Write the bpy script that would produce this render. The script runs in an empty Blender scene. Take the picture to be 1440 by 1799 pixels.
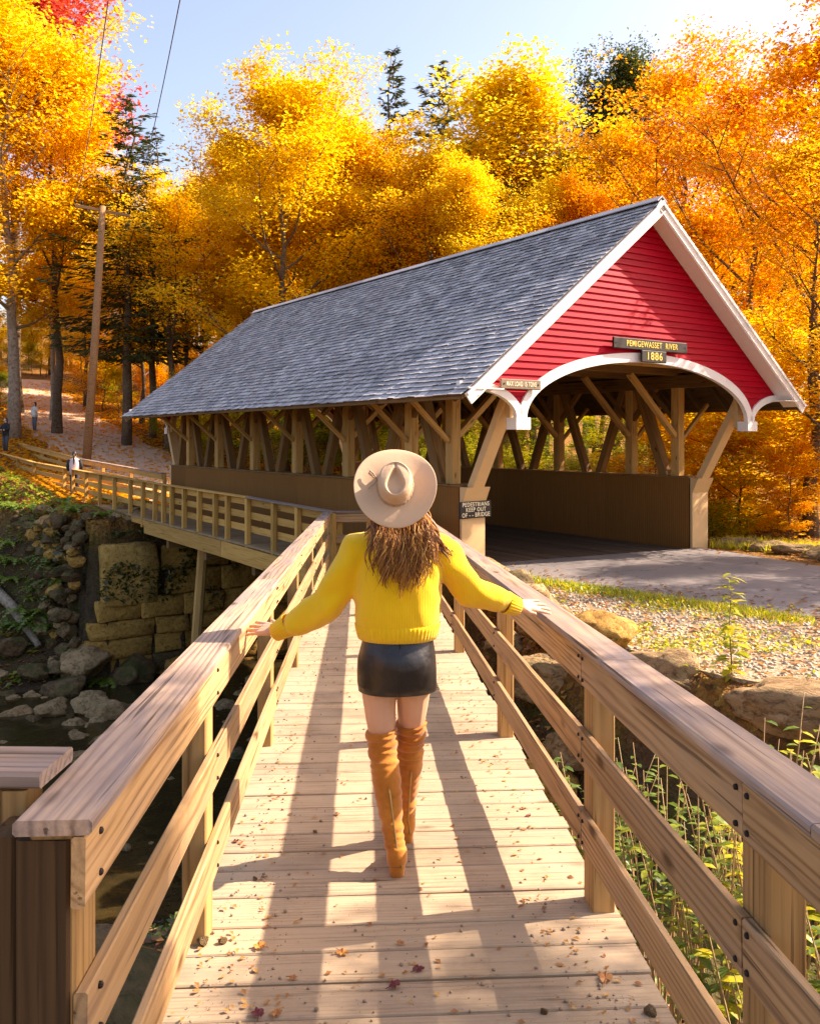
import bpy, bmesh, math, random
import numpy as np
from mathutils import Matrix, Vector, noise as mnoise

# ------------------------------------------------------------------ camera, sky, sun, exposure
S = bpy.context.scene
COL = S.collection
CAMZ = 2.3
cam_d = bpy.data.cameras.new('camera')
cam = bpy.data.objects.new('camera', cam_d); COL.objects.link(cam)
cam.location = (0, 0, CAMZ); cam.rotation_euler = (math.radians(90), 0, 0)
cam_d.sensor_fit = 'HORIZONTAL'; cam_d.sensor_width = 36.0; cam_d.lens = 36.0 * 1560 / 1440
cam_d.shift_y = -129.5 / 1440.0
cam_d.clip_start = 0.05; cam_d.clip_end = 2000
S.camera = cam
SUN_AZ, SUN_EL = math.radians(77), math.radians(39.6)
W = bpy.data.worlds.new('World'); S.world = W; W.use_nodes = True
_nt = W.node_tree
_bg = _nt.nodes['Background']; _sky = _nt.nodes.new('ShaderNodeTexSky')
_sky.sky_type = 'NISHITA'; _sky.sun_disc = False
_sky.sun_elevation = SUN_EL; _sky.sun_rotation = SUN_AZ
_sky.air_density = 1.0; _sky.dust_density = 2.8; _sky.ozone_density = 3.0; _sky.altitude = 100
_nt.links.new(_sky.outputs[0], _bg.inputs[0]); _bg.inputs[1].default_value = 0.13
sun_d = bpy.data.lights.new('sun', 'SUN'); sun = bpy.data.objects.new('sun', sun_d); COL.objects.link(sun)
sun_d.energy = 4.4; sun_d.angle = math.radians(0.53); sun_d.color = (1.0, 0.94, 0.86)
_sv = Vector((math.sin(SUN_AZ) * math.cos(SUN_EL), math.cos(SUN_AZ) * math.cos(SUN_EL), math.sin(SUN_EL)))
sun.rotation_euler = _sv.to_track_quat('Z', 'Y').to_euler(); sun.location = (20, 5, 30)
S.view_settings.view_transform = 'Standard'; S.view_settings.look = 'None'
S.view_settings.gamma = 1.0; S.view_settings.use_curve_mapping = False
S.view_settings.exposure = 1.56
S.view_settings.use_white_balance = True; S.view_settings.white_balance_temperature = 8000; S.view_settings.white_balance_tint = 20
try:
    S.cycles.max_bounces = 12; S.cycles.diffuse_bounces = 6; S.cycles.transmission_bounces = 8
    S.cycles.caustics_reflective = False; S.cycles.caustics_refractive = False
except Exception:
    pass

random.seed(7); rng = np.random.default_rng(7)
Z = Vector((0, 0, 1))
R = math.radians

# ------------------------------------------------------------------ helpers
ROOT_INV = {}
def tag(o, label=None, cat=None, group=None, kind=None):
    if label: o['label'] = label
    if cat: o['category'] = cat
    if group: o['group'] = group
    if kind: o['kind'] = kind
    return o
def thing(name, label, cat, loc=(0, 0, 0), rz=0.0, group=None):
    o = bpy.data.objects.new(name, None); COL.objects.link(o)
    o.empty_display_size = 0.2
    M = Matrix.Translation(Vector(loc)) @ Matrix.Rotation(rz, 4, 'Z')
    o.matrix_basis = M
    ROOT_INV[o.name] = M.inverted()
    return tag(o, label, cat, group)
def link(name, mesh, mat=None, parent=None, Mw=None, Ml=None):
    """Mw: world matrix of the object; Ml: matrix in the parent's frame"""
    o = bpy.data.objects.new(name, mesh); COL.objects.link(o)
    if mat is not None:
        if len(mesh.materials) == 0: mesh.materials.append(mat)
        elif mesh.materials[0] is not mat:
            o.material_slots[0].link = 'OBJECT'; o.material_slots[0].material = mat
    if parent is not None:
        o.parent = parent
        if Ml is not None: o.matrix_basis = Ml
        elif Mw is not None:
            inv = ROOT_INV.get(parent.name)
            o.matrix_basis = (inv @ Mw) if inv is not None else Mw
        elif parent.name in ROOT_INV: o.matrix_basis = ROOT_INV[parent.name]
    elif Mw is not None: o.matrix_basis = Mw
    return o

class MB:
    def __init__(s): s.v = []; s.f = []
    def add(s, vs, fs):
        n = len(s.v); s.v += [tuple(p) for p in vs]; s.f += [tuple(i + n for i in f) for f in fs]
    def box(s, c, d, M=None):
        x, y, z = d[0] / 2, d[1] / 2, d[2] / 2
        vs = [Vector((a * x, b * y, e * z)) for a in (-1, 1) for b in (-1, 1) for e in (-1, 1)]
        if M is not None: vs = [M @ p for p in vs]
        c = Vector(c)
        s.add([p + c for p in vs], [(0, 1, 3, 2), (4, 6, 7, 5), (0, 4, 5, 1), (2, 3, 7, 6), (0, 2, 6, 4), (1, 5, 7, 3)])
    def tube(s, pts, rad, n=8, cap=True, sq=1.0, up=None):
        pts = [Vector(p) for p in pts]; m = len(pts)
        if not hasattr(rad, '__len__'): rad = [rad] * m
        u = None; rings = []
        for i, p in enumerate(pts):
            t = (pts[min(i + 1, m - 1)] - pts[max(i - 1, 0)])
            t = t.normalized() if t.length > 1e-9 else Vector((0, 0, 1))
            if u is None:
                a = Vector(up) if up is not None else (Vector((1, 0, 0)) if abs(t.x) < .9 else Vector((0, 1, 0)))
                u = (a - t * a.dot(t)).normalized()
            else:
                u = (u - t * u.dot(t)).normalized()
            w = t.cross(u)
            r = rad[i]; ra, rb = (r if hasattr(r, '__len__') else (r, r * sq))
            rings.append([p + u * (ra * math.cos(k * 2 * math.pi / n)) + w * (rb * math.sin(k * 2 * math.pi / n)) for k in range(n)])
        vs = [q for r_ in rings for q in r_]; fs = []
        for i in range(m - 1):
            for k in range(n):
                a = i * n + k; b = i * n + (k + 1) % n
                fs.append((a, b, b + n, a + n))
        if cap:
            fs.append(tuple(range(n - 1, -1, -1))); fs.append(tuple(range((m - 1) * n, m * n)))
        s.add(vs, fs)
    def rings(s, rs, n=32, cap=True, e=2.0, fn=None):
        """horizontal rings: (z, cx, cy, rx, ry)"""
        vs = []; fs = []
        for i, (z, cx, cy, rx, ry) in enumerate(rs):
            for k in range(n):
                a = k * 2 * math.pi / n; c, d = math.cos(a), math.sin(a)
                q = (abs(c) ** e + abs(d) ** e) ** (-1 / e)
                x, y = cx + rx * q * c, cy + ry * q * d
                zz = z
                if fn: x, y, zz = fn(i, a, x, y, z)
                vs.append((x, y, zz))
        m = len(rs)
        for i in range(m - 1):
            for k in range(n):
                a = i * n + k; b = i * n + (k + 1) % n
                fs.append((a, b, b + n, a + n))
        if cap:
            fs.append(tuple(range(n - 1, -1, -1))); fs.append(tuple(range((m - 1) * n, m * n)))
        s.add(vs, fs)
    def ball(s, c, r, M=None, n=12, m=8):
        c = Vector(c)
        if not hasattr(r, '__len__'): r = (r, r, r)
        vs = []; fs = []
        for i in range(1, m):
            th = math.pi * i / m
            for k in range(n):
                ph = 2 * math.pi * k / n
                vs.append(Vector((r[0] * math.sin(th) * math.cos(ph), r[1] * math.sin(th) * math.sin(ph), r[2] * math.cos(th))))
        vs += [Vector((0, 0, r[2])), Vector((0, 0, -r[2]))]; T = len(vs) - 2; B = T + 1
        for i in range(m - 2):
            for k in range(n):
                a = i * n + k; b = i * n + (k + 1) % n
                fs.append((a, a + n, b + n, b))
        for k in range(n):
            fs.append((T, k, (k + 1) % n)); a = (m - 2) * n
            fs.append((B, a + (k + 1) % n, a + k))
        if M is not None: vs = [M @ p for p in vs]
        s.add([p + c for p in vs], fs)
    def mesh(s, name, smooth=False):
        me = bpy.data.meshes.new(name); me.from_pydata(s.v, [], s.f); me.update()
        if smooth: me.polygons.foreach_set('use_smooth', [True] * len(me.polygons))
        return me
    def build(s, name, mat, parent=None, smooth=False, Mw=None, Ml=None):
        return link(name, s.mesh(name, smooth), mat, parent, Mw, Ml)

def np_mesh(name, verts, faces, smooth=False):
    """verts (n,3), faces (m,k) numpy"""
    me = bpy.data.meshes.new(name)
    m, k = faces.shape
    me.vertices.add(len(verts)); me.vertices.foreach_set('co', verts.astype(np.float32).ravel())
    me.loops.add(m * k); me.loops.foreach_set('vertex_index', faces.astype(np.int32).ravel())
    me.polygons.add(m)
    me.polygons.foreach_set('loop_start', (np.arange(m) * k).astype(np.int32))
    me.polygons.foreach_set('loop_total', np.full(m, k, np.int32))
    if smooth: me.polygons.foreach_set('use_smooth', np.ones(m, bool))
    me.update(calc_edges=True); me.validate()
    return me

def remesh(mb, name, voxel, smooth=4):
    me = mb.mesh(name + '_raw'); o = bpy.data.objects.new('tmp', me); COL.objects.link(o)
    md = o.modifiers.new('r', 'REMESH'); md.mode = 'VOXEL'; md.voxel_size = voxel; md.adaptivity = 0
    if smooth:
        sm = o.modifiers.new('s', 'SMOOTH'); sm.factor = .5; sm.iterations = smooth
    dg = bpy.context.evaluated_depsgraph_get(); dg.update()
    ev = o.evaluated_get(dg); out = bpy.data.meshes.new_from_object(ev)
    out.name = name; bpy.data.objects.remove(o); bpy.data.meshes.remove(me)
    out.polygons.foreach_set('use_smooth', [True] * len(out.polygons))
    return out

_beam_cache = {}
def beam_mesh(L, w, h, ch):
    key = (round(L, 3), round(w, 3), round(h, 3), round(ch, 4))
    me = _beam_cache.get(key)
    if me: return me
    a, b, c = w / 2, h / 2, ch
    prof = [(-a + c, -b), (a - c, -b), (a, -b + c), (a, b - c), (a - c, b), (-a + c, b), (-a, b - c), (-a, -b + c)]
    vs = [(x, p[0], p[1]) for x in (-L / 2, L / 2) for p in prof]
    fs = [(k, (k + 1) % 8, (k + 1) % 8 + 8, k + 8) for k in range(8)]
    fs += [tuple(range(7, -1, -1)), tuple(range(8, 16))]
    me = bpy.data.meshes.new('timber'); me.from_pydata(vs, [], fs); me.update()
    _beam_cache[key] = me
    return me
def beam(parent, name, p0, p1, w, h, mat, up=Z, F=None, ch=.006, roll=0.0):
    """board from p0 to p1: w across, h along 'up'. p's in the world, or in frame F"""
    p0, p1, up = Vector(p0), Vector(p1), Vector(up)
    d = p1 - p0; L = d.length; x = d / L
    z = up - x * up.dot(x)
    z = z.normalized() if z.length > 1e-6 else Vector((0, 1, 0))
    y = z.cross(x)
    M = Matrix(((x.x, y.x, z.x, 0), (x.y, y.y, z.y, 0), (x.z, y.z, z.z, 0), (0, 0, 0, 1)))
    M = Matrix.Translation((p0 + p1) / 2) @ M
    if roll: M = M @ Matrix.Rotation(roll, 4, 'X')
    me = beam_mesh(L, w, h, min(ch, w * .3, h * .3))
    return link(name, me, mat, parent, Ml=M) if F == 'local' else link(name, me, mat, parent, Mw=M)

def copy_tree(o, parent=None):
    c = o.copy(); COL.objects.link(c); c.parent = parent
    if o.name in ROOT_INV: ROOT_INV[c.name] = ROOT_INV[o.name]
    for ch in list(o.children): copy_tree(ch, c)
    return c

# ------------------------------------------------------------------ materials
class NT:
    def __init__(s, name):
        s.m = bpy.data.materials.new(name); s.m.use_nodes = True
        s.t = s.m.node_tree; s.t.nodes.clear()
        s.out = s.n('OutputMaterial')
    def n(s, typ, **kw):
        nd = s.t.nodes.new('ShaderNode' + typ)
        for k, v in kw.items(): setattr(nd, k, v)
        return nd
    def set(s, sock, v):
        if isinstance(v, bpy.types.NodeSocket): s.t.links.new(v, sock)
        else:
            if sock.type == 'RGBA' and len(v) == 3: v = (*v, 1)
            sock.default_value = v
    def coord(s, kind='Object'): return s.n('TexCoord').outputs[kind]
    def mapping(s, vec, scale=(1, 1, 1), loc=(0, 0, 0)):
        m = s.n('Mapping'); s.set(m.inputs['Vector'], vec); s.set(m.inputs['Scale'], scale); s.set(m.inputs['Location'], loc)
        return m.outputs[0]
    def noise(s, vec, scale=5, detail=4, rough=.55, dist=0.0, out='Fac'):
        m = s.n('TexNoise'); s.set(m.inputs['Vector'], vec); s.set(m.inputs['Scale'], scale)
        s.set(m.inputs['Detail'], detail); s.set(m.inputs['Roughness'], rough); s.set(m.inputs['Distortion'], dist)
        return m.outputs[out]
    def ramp(s, fac, stops):
        m = s.n('ValToRGB'); s.set(m.inputs[0], fac); cr = m.color_ramp
        while len(cr.elements) < len(stops): cr.elements.new(.5)
        for e, (p, c) in zip(cr.elements, stops):
            e.position = p; e.color = (*c, 1) if len(c) == 3 else c
        return m.outputs[0]
    def mix(s, fac, a, b, typ='MIX'):
        m = s.n('Mix', data_type='RGBA', blend_type=typ)
        s.set(m.inputs[0], fac); s.set(m.inputs[6], a); s.set(m.inputs[7], b)
        return m.outputs[2]
    def math(s, op, a, b=0.0, c=0.0, clamp=False):
        m = s.n('Math', operation=op, use_clamp=clamp); s.set(m.inputs[0], a); s.set(m.inputs[1], b)
        if len(m.inputs) > 2: s.set(m.inputs[2], c)
        return m.outputs[0]
    def vmath(s, op, a, b):
        m = s.n('VectorMath', operation=op); s.set(m.inputs[0], a); s.set(m.inputs[1], b); return m.outputs[0]
    def bump(s, h, strength=.3, dist=.01):
        m = s.n('Bump'); s.set(m.inputs['Height'], h); s.set(m.inputs['Strength'], strength); s.set(m.inputs['Distance'], dist)
        return m.outputs[0]
    def pbr(s, col, rough=.7, bump=None, **kw):
        p = s.n('BsdfPrincipled'); s.set(p.inputs['Base Color'], col); s.set(p.inputs['Roughness'], rough)
        if bump is not None: s.set(p.inputs['Normal'], bump)
        for k, v in kw.items(): s.set(p.inputs[k], v)
        s.t.links.new(p.outputs[0], s.out.inputs[0]); return p
    def rand(s): return s.n('ObjectInfo').outputs['Random']
    def island(s): return s.n('NewGeometry').outputs['Random Per Island']
    def srand(s, k):   # another pseudo random of the object
        return s.math('FRACT', s.math('MULTIPLY', s.rand(), k))
    def off(s, amt=(40, .3, .3)):
        c = s.n('CombineXYZ')
        for i, (k, a) in enumerate(zip((1.0, 7.13, 17.7), amt)):
            s.set(c.inputs[i], s.math('MULTIPLY', s.math('SUBTRACT', s.srand(k) if k != 1.0 else s.rand(), .5), a))
        return s.vmath('ADD', s.coord(), c.outputs[0])

def wood(name, light, dark, grey=None, greyamt=.4, ring=24, rough=.72, ringamt=.55, sand=None, knots=True):
    t = NT(name); p = t.off((60, .35, .35))
    q = t.mapping(p, (.11, 1, 1))
    w = t.n('TexWave', wave_type='RINGS', rings_direction='X', wave_profile='SIN')
    t.set(w.inputs['Vector'], q); t.set(w.inputs['Scale'], ring); t.set(w.inputs['Distortion'], 9.0)
    t.set(w.inputs['Detail'], 2.0); t.set(w.inputs['Detail Scale'], .62); t.set(w.inputs['Detail Roughness'], .45)
    wv = t.math('MULTIPLY', t.math('POWER', w.outputs['Fac'], 2.4), t.ramp(t.noise(t.mapping(p, (.6, 7, 7)), 1.6, 3, .5), [(.32, (.15, .15, .15)), (.62, (1.25, 1.25, 1.25))]))
    st = t.noise(t.mapping(p, (1.6, 70, 70)), 1.0, 5, .6)
    lo = t.noise(t.mapping(p, (.8, 9, 9)), 1.3, 4, .6)
    f = t.math('ADD', t.math('MULTIPLY', wv, ringamt), t.math('MULTIPLY', t.math('SUBTRACT', st, .38), 1.1))
    f = t.math('ADD', f, t.math('MULTIPLY', t.math('SUBTRACT', lo, .48), .9), clamp=True)
    crk = t.ramp(t.noise(t.mapping(p, (1.1, 55, 55)), 1.0, 3, .5, .2), [(.62, (0, 0, 0)), (.68, (1, 1, 1))])
    c = t.mix(f, light, dark)
    tone = t.math('ADD', .78, t.math('MULTIPLY', t.srand(3.7), .40))
    c = t.mix(1.0, c, tone, 'MULTIPLY') if False else t.mix(1.0, c, t.n('CombineColor').outputs[0], 'ADD') if False else c
    hs = t.n('HueSaturation'); t.set(hs.inputs['Color'], c); t.set(hs.inputs['Value'], tone); c = hs.outputs[0]
    if grey is not None:
        g = t.noise(t.mapping(p, (.9, 5, 5)), 1.5, 5, .6)
        g = t.ramp(g, [(.40, (0, 0, 0)), (.68, (1, 1, 1))])
        c = t.mix(t.math('MULTIPLY', g, greyamt), c, grey)
    if knots:
        k = t.n('TexVoronoi'); t.set(k.inputs['Vector'], t.mapping(p, (2.6, 7, 7))); t.set(k.inputs['Scale'], 1.0)
        kc = t.n('SeparateColor'); t.t.links.new(k.outputs['Color'], kc.inputs[0])
        kk = t.math('MULTIPLY', t.ramp(k.outputs['Distance'], [(.07, (1, 1, 1)), (.20, (0, 0, 0))]), t.math('GREATER_THAN', kc.outputs[0], .55))
        c = t.mix(t.math('MULTIPLY', kk, .85), c, tuple(x * .35 for x in dark))
    c = t.mix(t.math('MULTIPLY', crk, .7), c, tuple(x * .3 for x in dark))
    hgt = t.math('SUBTRACT', t.math('ADD', t.math('MULTIPLY', wv, -.4), st), t.math('MULTIPLY', crk, .8))
    if sand is not None:
        wp = t.n('NewGeometry').outputs['Position']
        sd = t.noise(wp, 2.6, 6, .65)
        fine = t.noise(wp, 160, 3, .7)
        m = t.ramp(sd, [(.38, (0, 0, 0)), (.64, (1, 1, 1))])
        dirt = t.ramp(t.noise(wp, 5.5, 7, .75), [(.50, (0, 0, 0)), (.70, (1, 1, 1))])
        c = t.mix(t.math('MULTIPLY', dirt, .55), c, tuple(x * .42 for x in sand))
        c = t.mix(t.math('MULTIPLY', m, .75), c, t.mix(fine, tuple(x * .78 for x in sand), sand))
        hgt = t.math('ADD', hgt, t.math('MULTIPLY', fine, .4))
    t.pbr(c, rough, t.bump(hgt, .5, .004), **{'Specular IOR Level': .18})
    return t.m

def plain(name, col, rough=.6, var=.15, scale=8, bumpamt=.2, metal=0.0, spec=.4):
    t = NT(name); n = t.noise(t.coord(), scale, 5, .6)
    c = t.mix(n, tuple(x * (1 - var) for x in col), tuple(min(1, x * (1 + var)) for x in col))
    t.pbr(c, rough, t.bump(t.noise(t.coord(), scale * 6, 4), bumpamt, .004), Metallic=metal, **{'Specular IOR Level': spec})
    return t.m

def leaf_mat(name, cols, trans=.56, patch=.35):
    """cols: ramp of leaf colours; each leaf takes its own"""
    t = NT(name)
    pn = t.noise(t.coord(), .55, 3, .5)
    f = t.math('ADD', t.math('MULTIPLY', t.island(), 1 - patch), t.math('MULTIPLY', t.math('SUBTRACT', pn, .22), patch * 1.8))
    f = t.math('ADD', f, t.math('MULTIPLY', t.math('SUBTRACT', t.rand(), .5), .3), clamp=True)
    n = len(cols)
    c = t.ramp(f, [(i / (n - 1), col) for i, col in enumerate(cols)])
    d = t.n('BsdfDiffuse'); t.set(d.inputs[0], c)
    tr = t.n('BsdfTranslucent'); t.set(tr.inputs[0], c)
    g = t.n('BsdfGlossy'); t.set(g.inputs[0], (1, 1, 1)); t.set(g.inputs['Roughness'], .42)
    m1 = t.n('MixShader'); t.set(m1.inputs[0], trans); t.t.links.new(d.outputs[0], m1.inputs[1]); t.t.links.new(tr.outputs[0], m1.inputs[2])
    m2 = t.n('MixShader'); t.set(m2.inputs[0], .045); t.t.links.new(m1.outputs[0], m2.inputs[1]); t.t.links.new(g.outputs[0], m2.inputs[2])
    t.t.links.new(m2.outputs[0], t.out.inputs[0])
    return t.m

def rock_mat(name, a, b, moss=.3, mosscol=(.045, .06, .012), world=False):
    t = NT(name); p = t.n('NewGeometry').outputs['Position'] if world else t.off((30, 30, 30))
    n1 = t.noise(p, 1.3, 8, .68, .4); n2 = t.noise(p, 11, 6, .75, .5)
    c = t.mix(t.ramp(n1, [(.3, (0, 0, 0)), (.7, (1, 1, 1))]), a, b)
    c = t.mix(t.ramp(n2, [(.38, (0, 0, 0)), (.52, (1, 1, 1))]), tuple(x * .62 for x in a), c)
    up = t.n('SeparateXYZ'); t.t.links.new(t.n('NewGeometry').outputs['Normal'], up.inputs[0])
    mm = t.math('MULTIPLY', t.ramp(t.noise(p, 2.6, 6, .65), [(.44, (0, 0, 0)), (.62, (1, 1, 1))]), t.math('ADD', .35, t.math('MULTIPLY', up.outputs[2], .8), clamp=True))
    c = t.mix(t.math('MULTIPLY', mm, moss * 2, clamp=True), c, mosscol)
    t.pbr(c, .85, t.bump(t.math('ADD', n1, t.math('MULTIPLY', n2, .5)), 1.0, .07), **{'Specular IOR Level': .25})
    return t.m

M = {}
M['rail'] = wood('weathered_pine', (.50, .30, .135), (.20, .095, .034), (.30, .22, .165), .35, 14, ringamt=.6)
M['cap'] = wood('grey_weathered_pine', (.46, .31, .21), (.15, .09, .055), (.19, .16, .16), .9, 12, ringamt=.5)
M['post'] = wood('treated_post', (.47, .275, .105), (.20, .10, .035), None, 0, 13, ringamt=.45)
M['endgrain'] = wood('dark_old_post', (.115, .062, .026), (.04, .022, .011), None, 0, 11, ringamt=.4)
M['deck'] = wood('dusty_plank', (.46, .335, .21), (.20, .13, .075), (.34, .275, .215), .4, 16, ringamt=.4, sand=(.48, .365, .24))
M['walkwood'] = wood('newer_pine', (.64, .37, .105), (.42, .21, .045), None, 0, 20)
M['walkdeck'] = wood('grey_plank', (.38, .25, .13), (.23, .14, .07), None, 0, 16, sand=(.42, .30, .16))
M['truss'] = wood('old_shaded_timber', (.26, .14, .05), (.12, .06, .02), None, 0, 16)  # set darker so the diagonal braces carry their side shade in the colour
M['trusslight'] = wood('sawn_timber', (.62, .37, .13), (.38, .20, .06), None, 0, 16)
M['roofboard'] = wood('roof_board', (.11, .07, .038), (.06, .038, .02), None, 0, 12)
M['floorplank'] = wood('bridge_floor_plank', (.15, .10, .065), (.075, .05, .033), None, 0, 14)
M['tan'] = plain('tan_paint', (.62, .40, .19), .6, .10, 6, .1)
M['white'] = plain('white_paint', (.80, .755, .70), .5, .05, 5, .12)
M['bolt'] = plain('rusty_bolt', (.03, .022, .018), .6, .3, 40, .2, .6)
M['wire'] = plain('cable', (.12, .14, .16), .5)
M['signbrown'] = plain('brown_sign_board', (.020, .014, .010), .6, .25, 10, .3)
M['signgrey'] = plain('weathered_sign_board', (.20, .15, .10), .7, .25, 14, .3)
M['signyellow'] = plain('yellow_routed_letter', (.85, .62, .12), .5, .05)
M['signcream'] = plain('cream_routed_letter', (.85, .75, .52), .5, .05)

def red_clap():
    t = NT('red_clapboard_paint'); p = t.off((20, 3, 3))
    n = t.noise(t.mapping(p, (1.2, 6, 6)), 2, 5, .6)
    c = t.mix(n, (.36, .001, .012), (.50, .002, .018))
    hs = t.n('HueSaturation'); t.set(hs.inputs['Color'], c); t.set(hs.inputs['Value'], t.math('ADD', .88, t.math('MULTIPLY', t.rand(), .22)))
    w = t.ramp(t.noise(t.mapping(p, (.8, 14, 14)), 4, 6, .7), [(.66, (0, 0, 0)), (.74, (1, 1, 1))])
    c = t.mix(t.math('MULTIPLY', w, .25), hs.outputs[0], (.70, .30, .28))
    t.pbr(c, .5, t.bump(t.noise(t.mapping(p, (1, 30, 30)), 4, 5), .35, .004), **{'Specular IOR Level': .10})
    return t.m
M['red'] = red_clap()

def skirt_mat():
    t = NT('brown_grooved_siding'); p = t.coord()
    s = t.n('SeparateXYZ'); t.t.links.new(p, s.inputs[0])
    g = t.math('ABSOLUTE', t.math('SUBTRACT', t.math('FRACT', t.math('MULTIPLY', s.outputs[0], 20.0)), .5))
    groove = t.ramp(g, [(.40, (1, 1, 1)), (.47, (0, 0, 0))])
    n = t.noise(t.mapping(t.off((9, 9, 9)), (14, 14, 1.2)), 1.5, 5, .6)
    c = t.mix(n, (.20, .082, .020), (.29, .128, .034))
    hs = t.n('HueSaturation'); t.set(hs.inputs['Color'], c); t.set(hs.inputs['Value'], t.math('ADD', .9, t.math('MULTIPLY', t.rand(), .2)))
    c = t.mix(t.math('SUBTRACT', 1.0, groove), hs.outputs[0], (.06, .036, .02))
    t.pbr(c, .8, t.bump(t.math('ADD', groove, t.math('MULTIPLY', n, .4)), .6, .008), **{'Specular IOR Level': .1})
    return t.m
M['skirt'] = skirt_mat()

def shingle_mat():
    t = NT('weathered_shingle')
    f = t.math('FRACT', t.math('ADD', t.math('MULTIPLY', t.island(), 1.0), t.rand()))
    wp = t.n('NewGeometry').outputs['Position']
    c = t.ramp(f, [(0, (.34, .345, .37)), (.45, (.52, .52, .53)), (.8, (.68, .67, .66)), (1, (.80, .78, .75))])
    n = t.noise(t.mapping(wp, (9, 9, 9)), 3, 5, .65)
    c = t.mix(t.math('MULTIPLY', n, .45), c, (.16, .155, .165))
    big = t.ramp(t.noise(wp, .7, 5, .6), [(.42, (0, 0, 0)), (.7, (1, 1, 1))])
    c = t.mix(t.math('MULTIPLY', big, .3), c, (.16, .135, .13))
    t.pbr(c, .55, t.bump(t.noise(t.mapping(wp, (40, 40, 8)), 2, 4), .4, .006), **{'Specular IOR Level': .5})
    return t.m
M['shingle'] = shingle_mat()

def asphalt():
    t = NT('asphalt'); p = t.n('NewGeometry').outputs['Position']
    v = t.n('TexVoronoi'); t.set(v.inputs['Vector'], p); t.set(v.inputs['Scale'], 70)
    n = t.noise(p, 1.2, 5, .6)
    c = t.mix(v.outputs['Color'], (.10, .09, .088), (.18, .165, .16))
    c = t.mix(n, c, (.21, .185, .175))
    e = t.n('TexVoronoi', feature='DISTANCE_TO_EDGE'); t.set(e.inputs['Vector'], t.vmath('ADD', p, t.vmath('MULTIPLY', t.noise(p, 1.6, 4, out='Color'), (.9, .9, .9)))); t.set(e.inputs['Scale'], .55)
    ck = t.ramp(e.outputs['Distance'], [(.004, (1, 1, 1)), (.012, (0, 0, 0))])
    c = t.mix(t.math('MULTIPLY', ck, .7), c, (.04, .036, .034))
    st = t.ramp(t.noise(p, .5, 6, .7), [(.45, (0, 0, 0)), (.62, (1, 1, 1))]); c = t.mix(t.math('MULTIPLY', st, .45), c, (.26, .22, .19))
    t.pbr(c, .85, t.bump(v.outputs['Distance'], .5, .006), **{'Specular IOR Level': .25}); return t.m
M['asphalt'] = asphalt()

def litter(name, cols, scale=9, bumpd=.03):
    t = NT(name); p = t.n('NewGeometry').outputs['Position']
    v = t.n('TexVoronoi'); t.set(v.inputs['Vector'], t.vmath('ADD', p, t.vmath('MULTIPLY', t.noise(p, 6, 3, out='Color'), (.2, .2, .2)))); t.set(v.inputs['Scale'], scale)
    s = t.n('SeparateColor'); t.t.links.new(v.outputs['Color'], s.inputs[0])
    c = t.ramp(s.outputs[0], [(i / (len(cols) - 1), k) for i, k in enumerate(cols)])
    n = t.noise(p, .9, 6, .65)
    c = t.mix(t.math('MULTIPLY', t.ramp(n, [(.4, (0, 0, 0)), (.65, (1, 1, 1))]), .6), c, cols[0])
    t.pbr(c, .9, t.bump(t.math('ADD', v.outputs['Distance'], n), .8, bumpd), **{'Specular IOR Level': .2}); return t.m
M['litter'] = litter('forest_floor', [(.07, .035, .014), (.22, .09, .02), (.34, .15, .03), (.13, .06, .02), (.40, .22, .05)])
M['path'] = litter('dirt_path', [(.52, .36, .25), (.60, .43, .31), (.46, .28, .16), (.64, .49, .36)], 14, .015)
M['gravel'] = litter('gravel', [(.25, .19, .12), (.42, .34, .24), (.30, .20, .07), (.17, .115, .07), (.44, .37, .28)], 26, .02)

def ground_mat():
    t = NT('earth'); p = t.n('NewGeometry').outputs['Position']
    s = t.n('SeparateXYZ'); t.t.links.new(p, s.inputs[0])
    v = t.n('TexVoronoi'); t.set(v.inputs['Vector'], t.vmath('ADD', p, t.vmath('MULTIPLY', t.noise(p, 9, 3, out='Color'), (.16, .16, .16)))); t.set(v.inputs['Scale'], 15)
    sc = t.n('SeparateColor'); t.t.links.new(v.outputs['Color'], sc.inputs[0])
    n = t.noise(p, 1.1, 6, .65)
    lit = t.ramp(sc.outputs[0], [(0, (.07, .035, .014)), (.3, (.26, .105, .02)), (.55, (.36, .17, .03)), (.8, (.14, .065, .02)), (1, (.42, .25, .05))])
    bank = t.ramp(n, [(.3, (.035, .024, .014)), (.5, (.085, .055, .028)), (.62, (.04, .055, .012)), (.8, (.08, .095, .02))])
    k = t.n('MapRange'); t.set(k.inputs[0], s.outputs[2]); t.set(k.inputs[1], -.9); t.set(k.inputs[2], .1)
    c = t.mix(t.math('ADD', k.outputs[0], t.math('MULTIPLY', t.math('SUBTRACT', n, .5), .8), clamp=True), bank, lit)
    t.pbr(c, .92, t.bump(t.math('ADD', v.outputs['Distance'], n), .9, .06), **{'Specular IOR Level': .15}); return t.m
M['ground'] = ground_mat()

M['rock'] = rock_mat('river_boulder', (.24, .14, .06), (.52, .35, .18), .22)
M['rockdark'] = rock_mat('mossy_boulder', (.09, .052, .022), (.26, .16, .075), .5)
M['block'] = rock_mat('cut_granite_block', (.40, .205, .045), (.68, .39, .095), .25, (.085, .052, .014))
M['concrete'] = rock_mat('stained_concrete', (.46, .26, .06), (.70, .43, .13), .25, (.10, .055, .015))
M['bark'] = rock_mat('bark', (.10, .066, .04), (.20, .14, .09), .12)
M['palebark'] = rock_mat('pale_bark', (.24, .18, .125), (.44, .36, .27), .05)
M['polewood'] = wood('pole_wood', (.42, .235, .11), (.25, .13, .055), None, 0, 10)

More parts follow.
